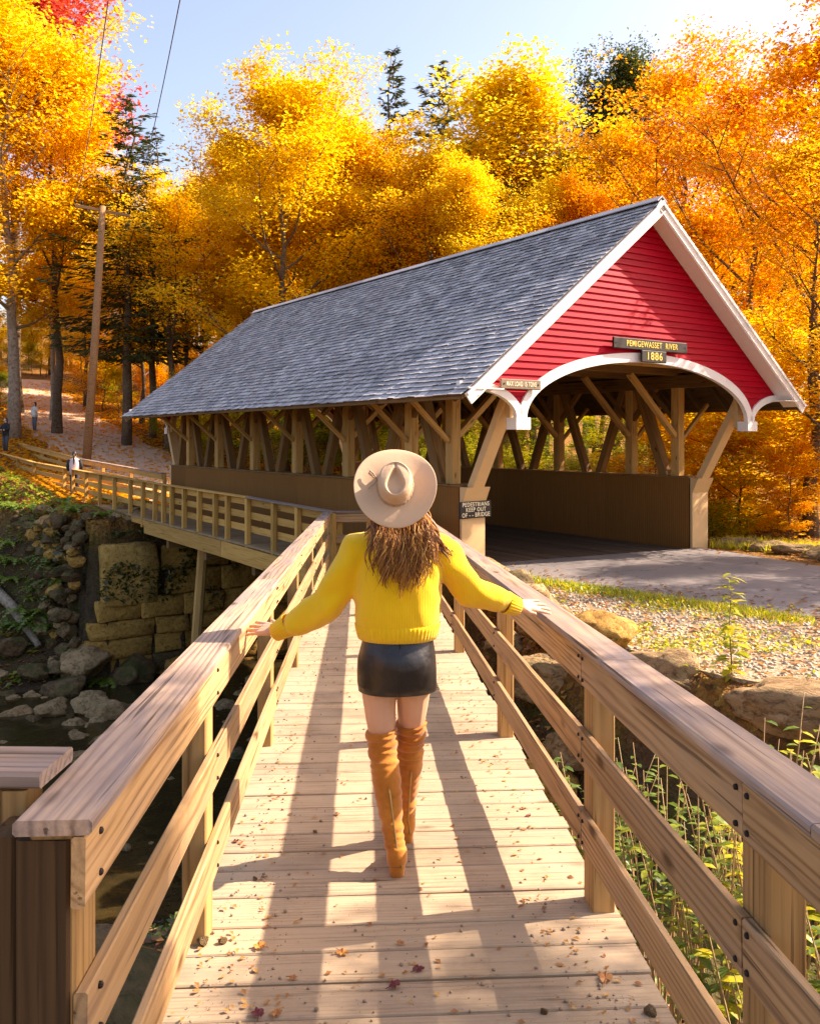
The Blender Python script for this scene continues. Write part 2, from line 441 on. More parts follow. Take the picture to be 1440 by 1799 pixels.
def water():
    t = NT('river_water'); p = t.n('NewGeometry').outputs['Position']
    n = t.noise(t.mapping(p, (1, 1, 1)), 2.2, 4, .55, .6)
    t.pbr(t.mix(n, (.018, .013, .006), (.05, .035, .012)), .06, t.bump(n, .35, .05), **{'IOR': 1.33}); return t.m
M['water'] = water()

LM = {
 'gold': leaf_mat('golden_leaf', [(.72, .32, .010), (.84, .46, .012), (.90, .57, .02), (.86, .64, .05)]),
 'yellow': leaf_mat('yellow_leaf', [(.70, .42, .012), (.88, .57, .016), (.92, .66, .03), (.72, .64, .05)]),
 'orange': leaf_mat('orange_leaf', [(.68, .21, .008), (.82, .33, .01), (.88, .44, .012), (.90, .55, .02)]),
 'rust': leaf_mat('rust_leaf', [(.56, .13, .01), (.74, .22, .01), (.82, .32, .012), (.86, .44, .015)]),
 'red': leaf_mat('red_leaf', [(.45, .03, .025), (.66, .06, .04), (.70, .12, .05), (.74, .26, .03)]),
 'lime': leaf_mat('yellow_green_leaf', [(.13, .20, .012), (.40, .42, .015), (.66, .56, .02), (.78, .62, .03)]),
 'green': leaf_mat('green_leaf', [(.05, .11, .008), (.12, .20, .012), (.24, .32, .018), (.48, .44, .02)]),
 'darkgreen': leaf_mat('dark_green_leaf', [(.03, .05, .01), (.06, .085, .014), (.12, .13, .02), (.34, .25, .02)]),
 'conifer': leaf_mat('conifer_needle', [(.022, .04, .014), (.04, .062, .018), (.07, .09, .02), (.11, .115, .025)], .3),
 'fern': leaf_mat('fern_leaf', [(.04, .08, .01), (.09, .16, .015), (.16, .24, .02), (.26, .28, .03)], .4),
 'brown': leaf_mat('fallen_leaf', [(.16, .05, .02), (.30, .11, .03), (.42, .2, .05), (.5, .3, .08)], .2),
}
# ------------------------------------------------------------------ frames and terrain
PL = Vector((1.253, 15.26, 0)); TV = Vector((.8254, .5646, 0)); BV = Vector((-.5646, .8254, 0))
BRZ = math.atan2(.5646, .8254)
def br(tau, L, z): return PL + TV * tau + BV * L + Z * z       # bridge frame -> world
def px(u, v, D): return Vector(((u - 720) / 1560 * D, D, CAMZ + (770 - v) / 1560 * D))
def sst(a, b, x):
    t = np.clip((x - a) / (b - a), 0, 1); return t * t * (3 - 2 * t)
BED = -4.6
GE = np.array([(1.15, 15.4), (1.45, 12.5), (2.05, 10.0), (2.9, 8.5), (4.2, 7.4), (6.5, 6.3), (12, 4.5), (30, 1.0)])
def gdist(x, y):
    """signed distance to the gravel edge, positive on the river/ramp side"""
    best = np.full(np.shape(x), 1e9); sg = np.zeros(np.shape(x))
    for a, b in zip(GE[:-1], GE[1:]):
        d = b - a; L2 = d @ d
        t = np.clip(((x - a[0]) * d[0] + (y - a[1]) * d[1]) / L2, 0, 1)
        qx, qy = x - (a[0] + t * d[0]), y - (a[1] + t * d[1])
        ds = np.hypot(qx, qy); cr = d[0] * qy - d[1] * qx
        m = ds < best
        best = np.where(m, ds, best); sg = np.where(m, np.where(cr < 0, 1.0, -1.0), sg)
    return best * sg
def hnoise(x, y):
    return (np.sin(x * 1.7 + .6 * np.sin(y * 1.3)) * np.cos(y * 1.9 + .7 * np.sin(x * .9)) + .5 * np.sin(x * 4.1 + y * 2.3) * np.sin(y * 3.7 - x * 1.1))
def H(x, y):
    x = np.asarray(x, float); y = np.asarray(y, float)
    rx, ry = x - PL.x, y - PL.y
    tau = rx * TV.x + ry * TV.y; L = rx * BV.x + ry * BV.y
    # near bank
    d = gdist(x, y)
    plateau = np.where(d < 0, 0.0, -d * 1.6)
    plateau = np.where((tau > -.3) & (L < .9) & (d > -50) & (tau < 60), np.maximum(plateau, np.where(d < 0, 0.0, plateau)), plateau)
    bank = -1.55 - 3.05 * sst(-5.0, 1.0, L + np.clip(-4 - tau, 0, 5) * .25)
    near = np.maximum(plateau, bank)
    near = np.where(d > .9, bank + .16 * hnoise(x, y), near)
    # far bank
    s = np.maximum(L - 14, 0)
    hill = np.where(s < 15, .06 * s, .9 + .155 * (s - 15)) + np.clip(-tau - 12, 0, 40) * .04
    hill = np.minimum(hill, 24)
    left = -4.5 + (hill + 4.42) * sst(0, 1, (tau + 7.2 - .3 * hnoise(x * .5, y * .5)) / 4.3)
    left = np.where(tau < -3.1, BED + (left - BED) * sst(12.6, 18.0, L) + .10 * hnoise(x, y), hill)
    leftfar = np.maximum(left, hill - 30 * (1 - sst(24, 36, L)))     # the river bends away
    far = np.where(tau > -3.0, hill, leftfar)
    f = np.where(L > 13.25, far, BED + .12 * hnoise(x, y))
    h = np.where(L < 1.1, near, f)
    h = np.where((L >= 1.1) & (L <= 13.25), BED + .12 * hnoise(x, y), h)
    # behind the bridge the gorge closes
    k = sst(7.5, 13, tau) * ((L > .2) & (L < 14.5))
    return h * (1 - k) + k * (.03 * np.clip(L, 0, 30) + .02 * (tau - 7))
def hz(x, y): return float(H(x, y))

def grid_terrain():
    xs = np.concatenate([np.linspace(-90, -26, 40), np.linspace(-25.6, 14, 200), np.linspace(14.6, 90, 44)])
    ys = np.concatenate([np.linspace(-14, 3, 40), np.linspace(3.2, 46, 210), np.linspace(46.8, 180, 70)])
    X, Y = np.meshgrid(xs, ys); Hh = H(X, Y)
    nx, ny = len(xs), len(ys)
    idx = np.arange(nx * ny).reshape(ny, nx)
    f = np.stack([idx[:-1, :-1], idx[:-1, 1:], idx[1:, 1:], idx[1:, :-1]], -1).reshape(-1, 4)
    return np_mesh('ground', np.stack([X.ravel(), Y.ravel(), Hh.ravel()], 1), f, True)
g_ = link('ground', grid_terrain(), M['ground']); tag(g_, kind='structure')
# the land goes on to the horizon behind and beside the view
mb = MB(); mb.add([(-900, -500, -5.4), (900, -500, -5.4), (900, 1200, -5.4), (-900, 1200, -5.4)], [(0, 1, 2, 3)])
o = mb.build('far_terrain', M['litter']); tag(o, kind='structure')
# river
mb = MB(); mb.add([br(-40, -2, -4.42), br(11, -2, -4.42), br(11, 13.6, -4.42), br(-7, 13.6, -4.42), br(-7.0, 30, -4.42), br(-40, 34, -4.42)], [(0, 1, 2, 3, 4, 5)])
o = mb.build('river_water', M['water']); tag(o, kind='structure')

# asphalt road
apts = [(1.41, 16.09), (1.50, 15.0), (2.2, 14.0), (3.2, 13.0), (5.17, 11.2), (8, 8.9), (16, 5.2), (34, 1), (38, 5), (20, 9.4), (12, 12.6), (9, 14.0), (7.3, 15.7), (6.05, 18.45)]
mb = MB(); n_ = len(apts)
mb.add([(x, y, .03) for x, y in apts] + [(x, y, -.15) for x, y in apts], [tuple(range(n_))] + [(i, i + n_, (i + 1) % n_ + n_, (i + 1) % n_) for i in range(n_)])
o = mb.build('road', M['asphalt']); tag(o, kind='structure')
# gravel verge between the ramp and the road
gp = [(1.35, 15.2), (1.55, 12.6), (2.12, 10.1), (2.95, 8.6), (4.25, 7.5), (6.5, 6.4), (12, 4.6), (16, 4.0), (16, 5.3), (8, 9.0), (5.2, 11.3), (3.2, 13.1), (2.2, 14.1)]
mb = MB(); n_ = len(gp)
mb.add([(x, y, .012) for x, y in gp] + [(x, y, -.15) for x, y in gp], [tuple(range(n_))] + [(i, i + n_, (i + 1) % n_ + n_, (i + 1) % n_) for i in range(n_)])
o = mb.build('gravel_verge', M['gravel']); tag(o, kind='structure')

# dirt path climbing from the far end of the bridge
pp = [(-4.6, 28.2), (-6.3, 31.0), (-8.6, 34.5), (-12, 40), (-16.2, 46.5), (-20.4, 53), (-24.6, 60), (-29, 68), (-34, 77)]
def smooth_poly(p, n=8):
    p = np.array(p, float); out = []
    P = np.vstack([2 * p[0] - p[1], p, 2 * p[-1] - p[-2]])
    for i in range(1, len(P) - 2):
        for t in np.linspace(0, 1, n, endpoint=False):
            a, b, c, d = P[i - 1], P[i], P[i + 1], P[i + 2]
            out.append(.5 * ((2 * b) + (-a + c) * t + (2 * a - 5 * b + 4 * c - d) * t * t + (-a + 3 * b - 3 * c + d) * t ** 3))
    out.append(p[-1]); return np.array(out)
cp = smooth_poly(pp, 8); NW = 9
vs = []; 
for i, c in enumerate(cp):
    t = cp[min(i + 1, len(cp) - 1)] - cp[max(i - 1, 0)]; t /= np.linalg.norm(t); nn = np.array([t[1], -t[0]])
    w = 3.3 - .6 * i / len(cp) + .25 * math.sin(i * 1.3)
    for k in range(NW):
        q = c + nn * w * (k / (NW - 1) * 2 - 1)
        edge = abs(k / (NW - 1) * 2 - 1)
        vs.append((q[0], q[1], hz(q[0], q[1]) + .07 - (.12 if edge > .99 else 0)))
m_ = len(cp); idx = np.arange(m_ * NW).reshape(m_, NW)
fs = np.stack([idx[:-1, :-1], idx[:-1, 1:], idx[1:, 1:], idx[1:, :-1]], -1).reshape(-1, 4)
o = link('path', np_mesh('path', np.array(vs), fs, True), M['path']); tag(o, kind='structure')

# ------------------------------------------------------------------ leaves, trees
def leaf_quads(C, size, rg, up=.6, droop=0.0, aspect=.62, jit=.35):
    """one folded kite (4 verts, 2 triangles) per centre"""
    n = len(C)
    N = rg.normal(size=(n, 3)); N /= np.linalg.norm(N, axis=1, keepdims=True)
    N[:, 2] = np.abs(N[:, 2]); N = N * (1 - up) + np.array([0, 0, 1]) * up; N /= np.linalg.norm(N, axis=1, keepdims=True)
    A = rg.normal(size=(n, 3)); A -= N * (A * N).sum(1, keepdims=True); A /= np.linalg.norm(A, axis=1, keepdims=True)
    A[:, 2] -= droop; A /= np.linalg.norm(A, axis=1, keepdims=True)
    B = np.cross(N, A)
    s = size * (1 + jit * (rg.random((n, 1)) * 2 - 1))
    fold = N * s * .16
    v = np.stack([C - A * s * .5, C + B * s * aspect * .5 + fold - A * s * .05, C + A * s * .5, C - B * s * aspect * .5 + fold - A * s * .05], 1)
    f = np.arange(4 * n).reshape(n, 4)
    tri = np.concatenate([f[:, [0, 1, 2]], f[:, [0, 2, 3]]])
    return v.reshape(-1, 3), tri

def limb_pts(p0, d, L, rg, n=5, curl=.25, lift=.12):
    p = np.array(p0, float); d = np.array(d, float); d /= np.linalg.norm(d); out = [p.copy()]
    for i in range(n - 1):
        d = d + rg.normal(size=3) * curl * .45 + np.array([0, 0, lift]); d /= np.linalg.norm(d)
        p = p + d * L / (n - 1); out.append(p.copy())
    return out

def gen_tree(seed, H=14., base=.28, cr=3.6, limbs=18, subs=6, per=62, leaf=.19, tr=.19, cl=(.55, .22), up=.55, ang=(18, 62), bushy=1.0, lean=.25, prof='round', bare=0):
    rg = np.random.default_rng(seed); mb = MB()
    tp = [np.array([0, 0, -.35])]; n = 9; w = rg.normal(size=2) * lean
    for i in range(1, n + 1):
        f = i / n
        tp.append(np.array([w[0] * f * f * 2 + rg.normal() * .07, w[1] * f * f * 2 + rg.normal() * .07, H * .93 * f]))
    rad = [tr * 1.45] + [tr * (1 - .9 * (i / n)) + .012 for i in range(1, n + 1)]
    mb.tube(tp, rad, 9, True)
    TP = np.array(tp); C = []
    def on_trunk(z):
        return np.array([np.interp(z, TP[:, 2], TP[:, k]) for k in range(3)])
    for k in range(limbs):
        f = (k + .5) / limbs; z = H * (base + (.95 - base) * f ** .85); p0 = on_trunk(z)
        az = k * 2.39996 + rg.normal() * .35
        if prof == 'round': pr = math.sin(math.pi * min(1, .22 + .74 * f)) ** .7
        elif prof == 'vase': pr = .45 + .65 * f if f < .8 else 1.0 - (f - .8) * 2.2
        else: pr = 1.05 - .8 * f
        L = cr * pr * (.50 + .78 * rg.random()) + .25
        e = R(ang[0] + (ang[1] - ang[0]) * f + rg.normal() * 7)
        d = np.array([math.cos(az) * math.cos(e), math.sin(az) * math.cos(e), math.sin(e)])
        lp = limb_pts(p0, d, L, rg, 6)
        r0 = max(.02, tr * (1 - .85 * f) * .42)
        mb.tube(lp, [r0 * (1 - .16 * i) for i in range(6)], 5, False)
        for j in range(subs):
            g = .28 + .72 * (j + rg.random()) / subs; i0 = min(4, int(g * 5)); q = lp[i0] + (lp[i0 + 1] - lp[i0]) * (g * 5 - i0)
            dd = lp[min(5, i0 + 1)] - lp[i0]; dd /= np.linalg.norm(dd) + 1e-9
            sd = np.cross(dd, [0, 0, 1.]); sd /= np.linalg.norm(sd) + 1e-9
            dd = dd * .7 + sd * (1 if j % 2 else -1) * (.55 + .4 * rg.random()) + np.array([0, 0, .12 + rg.normal() * .18])
            sl = L * (.24 + .22 * rg.random()) + .25
            sp = limb_pts(q, dd, sl, rg, 4, .35, .03)
            mb.tube(sp, [r0 * .36, r0 * .26, r0 * .17, r0 * .08], 4, False)
            if k >= limbs - bare: continue
            C += [sp[1] + rg.normal(size=3) * .1, sp[2], sp[3]]
            if rg.random() < .5: C.append(sp[3] + rg.normal(size=3) * [.35, .35, .2])
        if k < limbs - bare: C += [lp[3], lp[4], lp[5]]
    C += [TP[-1] + rg.normal(size=3) * .3 for _ in range(6)] if not bare else []
    C = np.array(C); dens = np.clip(rg.normal(1, .6, len(C)), .1, 2.6) * bushy
    cnt = np.maximum(3, (per * dens).astype(int)); idx = np.repeat(np.arange(len(C)), cnt)
    P = C[idx] + np.clip(rg.normal(size=(len(idx), 3)), -2.1, 2.1) * np.array([cl[0], cl[0], cl[1]])
    P[:, 2] -= ((P[:, :2] - C[idx][:, :2]) ** 2).sum(1) * .25
    v, t = leaf_quads(P, leaf, rg, up, .15)
    return mb.mesh('trunk', True), np_mesh('crown', v, t)

def gen_conifer(seed, H=16., cr=2.6, base=.12, whorls=26, droop=.25, loose=0.0, per=1.0):
    rg = np.random.default_rng(seed); mb = MB()
    n = 8; tp = [np.array([rg.normal() * .03 * i, rg.normal() * .03 * i, H * i / n - (.35 if i == 0 else 0)]) for i in range(n + 1)]
    mb.tube(tp, [.2 * (1 - i / n) + .012 for i in range(n + 1)], 8, True)
    P = []; A = []
    for k in range(whorls):
        f = (k + .5) / whorls; z = H * (base + (1 - base) * f)
        L0 = cr * (1 - f) ** .8 + .18
        for b in range(6 if f < .8 else 5):
            az = b * 1.05 + k * .7 + rg.normal() * .25; L = L0 * (.6 + .5 * rg.random() + loose * rg.normal() * .4)
            if L < .1: continue
            p0 = np.array([0, 0, z + rg.normal() * .1]); d = np.array([math.cos(az), math.sin(az), -.12 - droop * (1 - f) + .35 * f])
            pts = [p0 + d * L * g + np.array([0, 0, .16 * L * g * g]) for g in np.linspace(0, 1, 5)]
            mb.tube(pts, [.03, .024, .018, .012, .006], 4, False)
            m = int(max(8, L * 34 * per))
            g = .12 + .88 * rg.random(m) ** .8
            q = p0 + np.outer(g, d) * L; q[:, 2] += .16 * L * g * g
            wd = (.42 * (1 - g * .75) * L * .8 + .05)
            side = np.array([-math.sin(az), math.cos(az), 0]); u = (rg.random(m) * 2 - 1)
            q += np.outer(u * wd, side); q[:, 2] += rg.normal(size=m) * .05 - np.abs(u) * .1
            P.append(q); A.append(d + np.outer(u * .9, side) + np.array([0, 0, -.25]))
    P = np.concatenate(P); A = np.concatenate(A); n = len(P)
    A /= np.linalg.norm(A, axis=1, keepdims=True)
    N = rg.normal(size=(n, 3)) * .45 + [0, 0, 1]; N -= A * (A * N).sum(1, keepdims=True); N /= np.linalg.norm(N, axis=1, keepdims=True)
    B = np.cross(N, A); s = .30 * (.7 + .6 * rg.random((n, 1)))
    v = np.stack([P - A * s * .5, P + B * s * .14, P + A * s * .5, P - B * s * .14], 1).reshape(-1, 3)
    f = np.arange(4 * n).reshape(n, 4)
    return mb.mesh('trunk', True), np_mesh('crown', v, np.concatenate([f[:, [0, 1, 2]], f[:, [0, 2, 3]]]))

PROTO = {
 'broad': [gen_tree(11 + i, H=14, base=.24 + .04 * i, cr=4.2, limbs=22, subs=7, per=68, leaf=.145, ang=(12, 64), cl=(.42, .17)) for i in range(3)],
 'thin': [gen_tree(131 + i, H=14, base=.26, cr=4.0, limbs=20, subs=6, per=40, leaf=.145, ang=(14, 64), cl=(.36, .14)) for i in range(2)],
 'tall': [gen_tree(31 + i, H=14, base=.36, cr=2.7, limbs=20, subs=6, per=60, leaf=.14, tr=.15, ang=(20, 68), cl=(.36, .18)) for i in range(3)],
 'vase': [gen_tree(51 + i, H=14, base=.30, cr=3.8, limbs=20, subs=7, per=58, leaf=.145, ang=(34, 72), prof='vase', cl=(.4, .18)) for i in range(2)],
 'layered': [gen_tree(71 + i, H=6, base=.16, cr=2.6, limbs=18, subs=7, per=30, leaf=.15, tr=.055, ang=(-4, 38), cl=(.34, .045), up=.85, lean=.35) for i in range(2)],
 'sapling': [gen_tree(81 + i, H=4.5, base=.12, cr=1.5, limbs=15, subs=5, per=30, leaf=.11, tr=.035, ang=(5, 50), cl=(.26, .09), up=.75) for i in range(2)],
 'spruce': [gen_conifer(91), gen_conifer(92, H=16, cr=3.4, base=.25, whorls=22, droop=.1, loose=.5)],
 'bare': [gen_tree(96, H=14, base=.3, cr=2.6, limbs=16, subs=6, per=1, leaf=.1, tr=.12, bare=14)],
}
TREE_NAME = {'broad': 'maple_tree', 'thin': 'maple_tree', 'tall': 'birch_tree', 'vase': 'maple_tree', 'layered': 'young_beech_tree', 'sapling': 'sapling', 'spruce': 'spruce_tree', 'bare': 'bare_tree'}
def _top(me):
    a = np.zeros(len(me.vertices) * 3); me.vertices.foreach_get('co', a); return float(np.percentile(a[2::3], 99.6))
BASEH = {k: [max(_top(t), _top(c)) if k != 'bare' else 14 for t, c in v] for k, v in PROTO.items()}
def tree_at(kind, x, y, height, leaf, label, group=None, var=0, wide=1.0, bark='bark', cat='tree', z=None, rz=None):
    tm, cm = PROTO[kind][var % len(PROTO[kind])]
    s = height / BASEH[kind][var % len(PROTO[kind])]
    root = bpy.data.objects.new(TREE_NAME[kind], None); COL.objects.link(root)
    root.matrix_basis = Matrix.Translation((x, y, hz(x, y) if z is None else z)) @ Matrix.Rotation(random.uniform(0, 6.28) if rz is None else rz, 4, 'Z') @ Matrix.Diagonal((s * wide, s * wide, s, 1))
    tag(root, label, cat, group)
    for nm, me, mt in (('trunk', tm, M[bark]), ('crown', cm, LM[leaf])):
        o = bpy.data.objects.new(nm, me); COL.objects.link(o)
        if not me.materials: me.materials.append(mt)
        o.material_slots[0].link = 'OBJECT'; o.material_slots[0].material = mt
        o.parent = root
    return root
def tree_px(kind, u, top, D, leaf, label, **k):
    """a tree whose top shows at pixel (u, top), D metres away"""
    x = (u - 720) / 1560 * D; zt = CAMZ + (770 - top) / 1560 * D
    return tree_at(kind, x, D, (zt - hz(x, D)) * 1.0, leaf, label, **k)

# named trees: (kind, px, top px, distance, leaf, label, variant, width, bark)
TREES = [
 ('broad', 24, -20, 46, 'gold', 'tall golden maple with a pale leaning trunk at the left edge', 0, 1.05, 'palebark'),
 ('broad', 100, 70, 49, 'gold', 'second golden maple behind the left end of the pole crossarm', 1, .9, 'bark'),
 ('tall', 30, -150, 56, 'red', 'red-topped maple in the top left corner', 0, 1.1, 'bark'),
 ('tall', 92, 330, 54, 'yellow', 'yellow birch beside the path below the golden maple', 0, 1.1, 'palebark'),
 ('spruce', 222, 165, 47, 'conifer', 'dark green spruce standing just behind the utility pole', 1, 1.15, 'bark'),
 ('spruce', 268, 225, 50, 'conifer', 'loose dark hemlock right of the spruce behind the pole', 1, 1.0, 'bark'),
 ('thin', 300, 300, 47, 'gold', 'slim golden maple under the hemlock right of the pole', 1, 1.2, 'bark'),
 ('bare', 345, 235, 60, 'gold', 'nearly bare grey tree in the gap left of the big yellow maple', 0, 1.0, 'palebark'),
 ('thin', 395, 330, 50, 'gold', 'low golden maple filling the gap left of the big yellow maple', 2, 1.0, 'bark'),
 ('broad', 500, 112, 41, 'yellow', 'big yellow maple with the highest crown behind the roof', 1, 1.0, 'bark'),
 ('vase', 585, 160, 46, 'gold', 'golden maple on the right shoulder of the big yellow maple', 1, .85, 'bark'),
 ('spruce', 690, 86, 58, 'conifer', 'thin pointed spruce on the skyline, left of the hemlock', 0, .9, 'bark'),
 ('spruce', 772, 108, 56, 'conifer', 'broad ragged hemlock on the skyline, right of the pointed spruce', 1, 1.05, 'bark'),
 ('vase', 690, 235, 47, 'gold', 'deep golden maple below the two skyline conifers', 0, .9, 'bark'),
 ('broad', 770, 270, 42, 'gold', 'golden maple above the middle of the shingle roof', 0, 1.0, 'bark'),
 ('tall', 885, 112, 45, 'yellow', 'yellow birch with a spiky top right of the hemlock', 2, 1.35, 'bark'),
 ('broad', 880, 260, 39, 'yellow', 'bright yellow maple behind the roof left of its ridge end', 2, .85, 'bark'),
 ('vase', 985, 228, 50, 'orange', 'rust-orange maple in the dip of the skyline left of the green tree', 1, .9, 'bark'),
 ('broad', 1085, 100, 48, 'darkgreen', 'dark green broadleaf tree on the skyline left of the orange maples', 0, .75, 'bark'),
 ('broad', 1030, 300, 40, 'orange', 'orange maple right behind the gable peak', 1, .85, 'bark'),
 ('thin', 1200, 45, 30, 'orange', 'tall orange maple right of the gable peak', 0, .95, 'bark'),
 ('thin', 1320, 70, 26, 'rust', 'rust-orange maple with dark branches over the right rake', 1, 1.0, 'bark'),
 ('thin', 1425, -30, 20.5, 'orange', 'tall orange maple in the top right corner', 2, .95, 'bark'),
 ('thin', 1450, 190, 19, 'gold', 'golden maple at the right edge with a thick dark limb', 1, .9, 'bark'),
 ('thin', 1270, 330, 27, 'gold', 'golden birch showing just over the right roof edge', 0, 1.3, 'bark'),
]
for kind, u, top, D, leaf, lab, var, wd, bark in TREES:
    tree_px(kind, u, top, D, leaf, lab, var=var, wide=wd, bark=bark)
for u, top, D, leaf, k, v in ((330, 320, 54, 'gold', 'thin', 0), (430, 250, 52, 'yellow', 'tall', 1), (455, 330, 46, 'gold', 'vase', 1), (640, 215, 50, 'gold', 'broad', 0), (610, 330, 44, 'yellow', 'tall', 0), (720, 300, 50, 'gold', 'tall', 2),
    (820, 200, 50, 'yellow', 'broad', 2), (935, 235, 48, 'gold', 'vase', 0), (960, 330, 43, 'yellow', 'tall', 1), (1120, 230, 42, 'gold', 'tall', 0), (250, 420, 56, 'yellow', 'thin', 1), (150, 400, 62, 'yellow', 'vase', 0), (560, 250, 54, 'gold', 'broad', 1), (1290, 200, 44, 'gold', 'thin', 1), (1400, 300, 40, 'yellow', 'tall', 1)):
    nm = {'gold': 'golden', 'orange': 'orange', 'yellow': 'yellow'}[leaf]
    where = {330: 'low over the far roof end, left of the big yellow maple', 430: 'at the left shoulder of the big yellow maple', 455: 'low in front of the big yellow maple trunk', 640: 'below the pointed spruce', 610: 'low between the big maple and the roof ridge',
        720: 'under the two skyline conifers', 820: 'on the skyline just right of the hemlock', 935: 'on the skyline left of the dark green broadleaf', 960: 'just above the ridge left of the gable peak', 1120: 'behind the gable peak', 250: 'low behind the utility pole',
        150: 'at the end of the dirt path', 560: 'between the two tallest yellow crowns', 1290: 'high behind the right rake', 1400: 'behind the thick limb at the right edge'}[u]
    tree_px(k, u, top, D, leaf, '%s tree %s' % (nm, where), var=v, wide=1.05)
# young trees beside and behind the portal
YOUNG = [
 ('layered', 1300, 640, 22.5, 'gold', 'young beech with flat golden sprays right of the portal', 0, .8),
 ('layered', 1400, 560, 22.5, 'yellow', 'taller yellow young beech near the right edge beyond the verge', 1, 1.15),
 ('layered', 1385, 770, 19.6, 'orange', 'low orange young beech above the stone edging', 0, .9),
 ('layered', 1150, 690, 26, 'gold', 'golden young beech seen through the portal by the right truss', 1, .75),
 ('layered', 1245, 610, 27, 'lime', 'yellow-green young beech behind the leaning portal brace', 0, .8),
 ('layered', 1080, 690, 31, 'lime', 'yellow-green young beech seen through the middle of the portal', 1, 1.0),
 ('layered', 980, 700, 33, 'green', 'green young beech seen through the portal left of centre', 0, 1.0),
]
for kind, u, top, D, leaf, lab, var, wd in YOUNG:
    tree_px(kind, u, top, D, leaf, lab, var=var, wide=wd)
# trunks of the woods: slender trees under the big crowns
wx = random.Random(5)
FILL = []
for i in range(86):
    u = wx.uniform(-60, 1500) if i < 58 else wx.uniform(-90, 420); D = wx.uniform(50, 100) if u < 1050 else wx.uniform(36, 60)
    FILL.append((u, D, wx.uniform(300, 470) if u < 1050 else wx.uniform(330, 520), wx.choice(['gold', 'yellow', 'yellow', 'gold', 'orange', 'lime'])))
for i, (u, D, top, leaf) in enumerate(FILL):
    x = (u - 720) / 1560 * D
    if min(np.hypot(cp[:, 0] - x, cp[:, 1] - D)) < 5.0: continue
    nm = {'gold': 'golden', 'orange': 'orange', 'yellow': 'yellow', 'lime': 'yellow-green'}[leaf]
    tree_px(wx.choice(['tall', 'thin', 'thin', 'vase']), u, top, D, leaf, 'slender %s forest tree deep in the woods behind the bridge' % nm, group='%s trees deep in the woods' % nm, var=i, wide=wx.uniform(.8, 1.2), bark=wx.choice(['bark', 'bark', 'palebark']))
# understory behind the truss and along the path
under = []
for i in range(16):
    tau = wx.uniform(8.6, 10.5); L = 1.5 + i * .8; p = br(tau, L, 0)
    under.append((p.x, p.y, ['lime', 'yellow', 'lime', 'lime'][i % 4], wx.uniform(3.4, 5.2), 'close behind the right truss of the bridge'))
for i in range(34):
    tau = wx.uniform(5, 20); L = wx.uniform(17.5, 32); p = br(tau, L, 0)
    under.append((p.x, p.y, wx.choice(['lime', 'green', 'lime', 'yellow', 'green']), wx.uniform(2.6, 5.0), 'on the slope beyond the far end of the bridge'))
for i in range(22):
    u = wx.uniform(190, 420); D = wx.uniform(38, 60); under.append(((u - 720) / 1560 * D, D, wx.choice(['lime', 'green', 'gold', 'orange', 'lime']), wx.uniform(2, 4.2), 'between the dirt path and the far eave'))
for i in range(60):
    u = wx.uniform(-60, 420); D = wx.uniform(58, 100); under.append(((u - 720) / 1560 * D, D, wx.choice(['gold', 'orange', 'lime', 'gold', 'yellow']), wx.uniform(3, 6), 'far up the hill beside the dirt path'))
for i in range(12):
    u = wx.uniform(-50, 30); D = wx.uniform(54, 62); under.append(((u - 720) / 1560 * D, D, wx.choice(['lime', 'green', 'yellow']), wx.uniform(1.6, 3.4), 'at the left edge under the golden maple'))
for i in range(10):
    tau = wx.uniform(9.0, 16); L = wx.uniform(0, 13); p = br(tau, L, 0)
    under.append((p.x, p.y, wx.choice(['lime', 'green', 'yellow', 'gold']), wx.uniform(2.6, 4.6), 'in the woods right of the bridge'))
for i, (x, y, leaf, h, wh) in enumerate(under):
    if min(np.hypot(cp[:, 0] - x, cp[:, 1] - y)) < 3.0: continue
    nm = {'gold': 'golden', 'orange': 'orange', 'yellow': 'yellow', 'lime': 'yellow-green', 'green': 'green'}[leaf]
    tree_at('sapling', x, y, h, leaf, 'small %s sapling %s' % (nm, wh), group='%s saplings %s' % (nm, wh), var=i)
# tall trees to the right of the picture: their crowns throw the dappled shade on the road
for i, (x, y, h, k, lf, lab) in enumerate([(12.9, 17.4, 8.6, 'vase', 'gold', 'golden maple by the road just outside the right edge'), (8.6, 4.0, 11.2, 'tall', 'orange', 'orange maple beside the near end of the footbridge beyond the right edge'), (14.0, 14.7, 9.3, 'thin', 'gold', 'sparse golden maple at the near side of the road beyond the right edge')]):
    tree_at(k, x, y, h, lf, lab, var=i, wide=(1.0 if i != 1 else .62))
# ------------------------------------------------------------------ covered bridge (local frame: X across, Y along, Z up)
bridge = thing('covered_bridge', 'red gabled wooden covered bridge with grey shingle roof and open timber trusses', 'covered bridge', PL, BRZ)
BM = Matrix.Translation(PL) @ Matrix.Rotation(BRZ, 4, 'Z')
C0, HALF, RIDGE, EAVE = 2.72, 4.40, 6.51, 2.99
SL = (RIDGE - EAVE) / HALF
L0, L1 = -1.6, 15.3
def bb(name, p0, p1, w, h, mat, up=Z, ch=.008, par=None): return beam(par or bridge, name, p0, p1, w, h, M[mat], up=up, F='local', ch=ch)
def roofz(u): return RIDGE - SL * abs(u)
# floor
n = 30
for k in range(n):
    x = .05 + 5.4 * (k + .5) / n
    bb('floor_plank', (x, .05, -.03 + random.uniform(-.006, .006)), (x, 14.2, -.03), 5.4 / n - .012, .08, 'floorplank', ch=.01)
for x in (.25, 2.72, 5.2): bb('floor_stringer', (x, .3, -.42), (x, 14.0, -.42), .3, .5, 'truss')
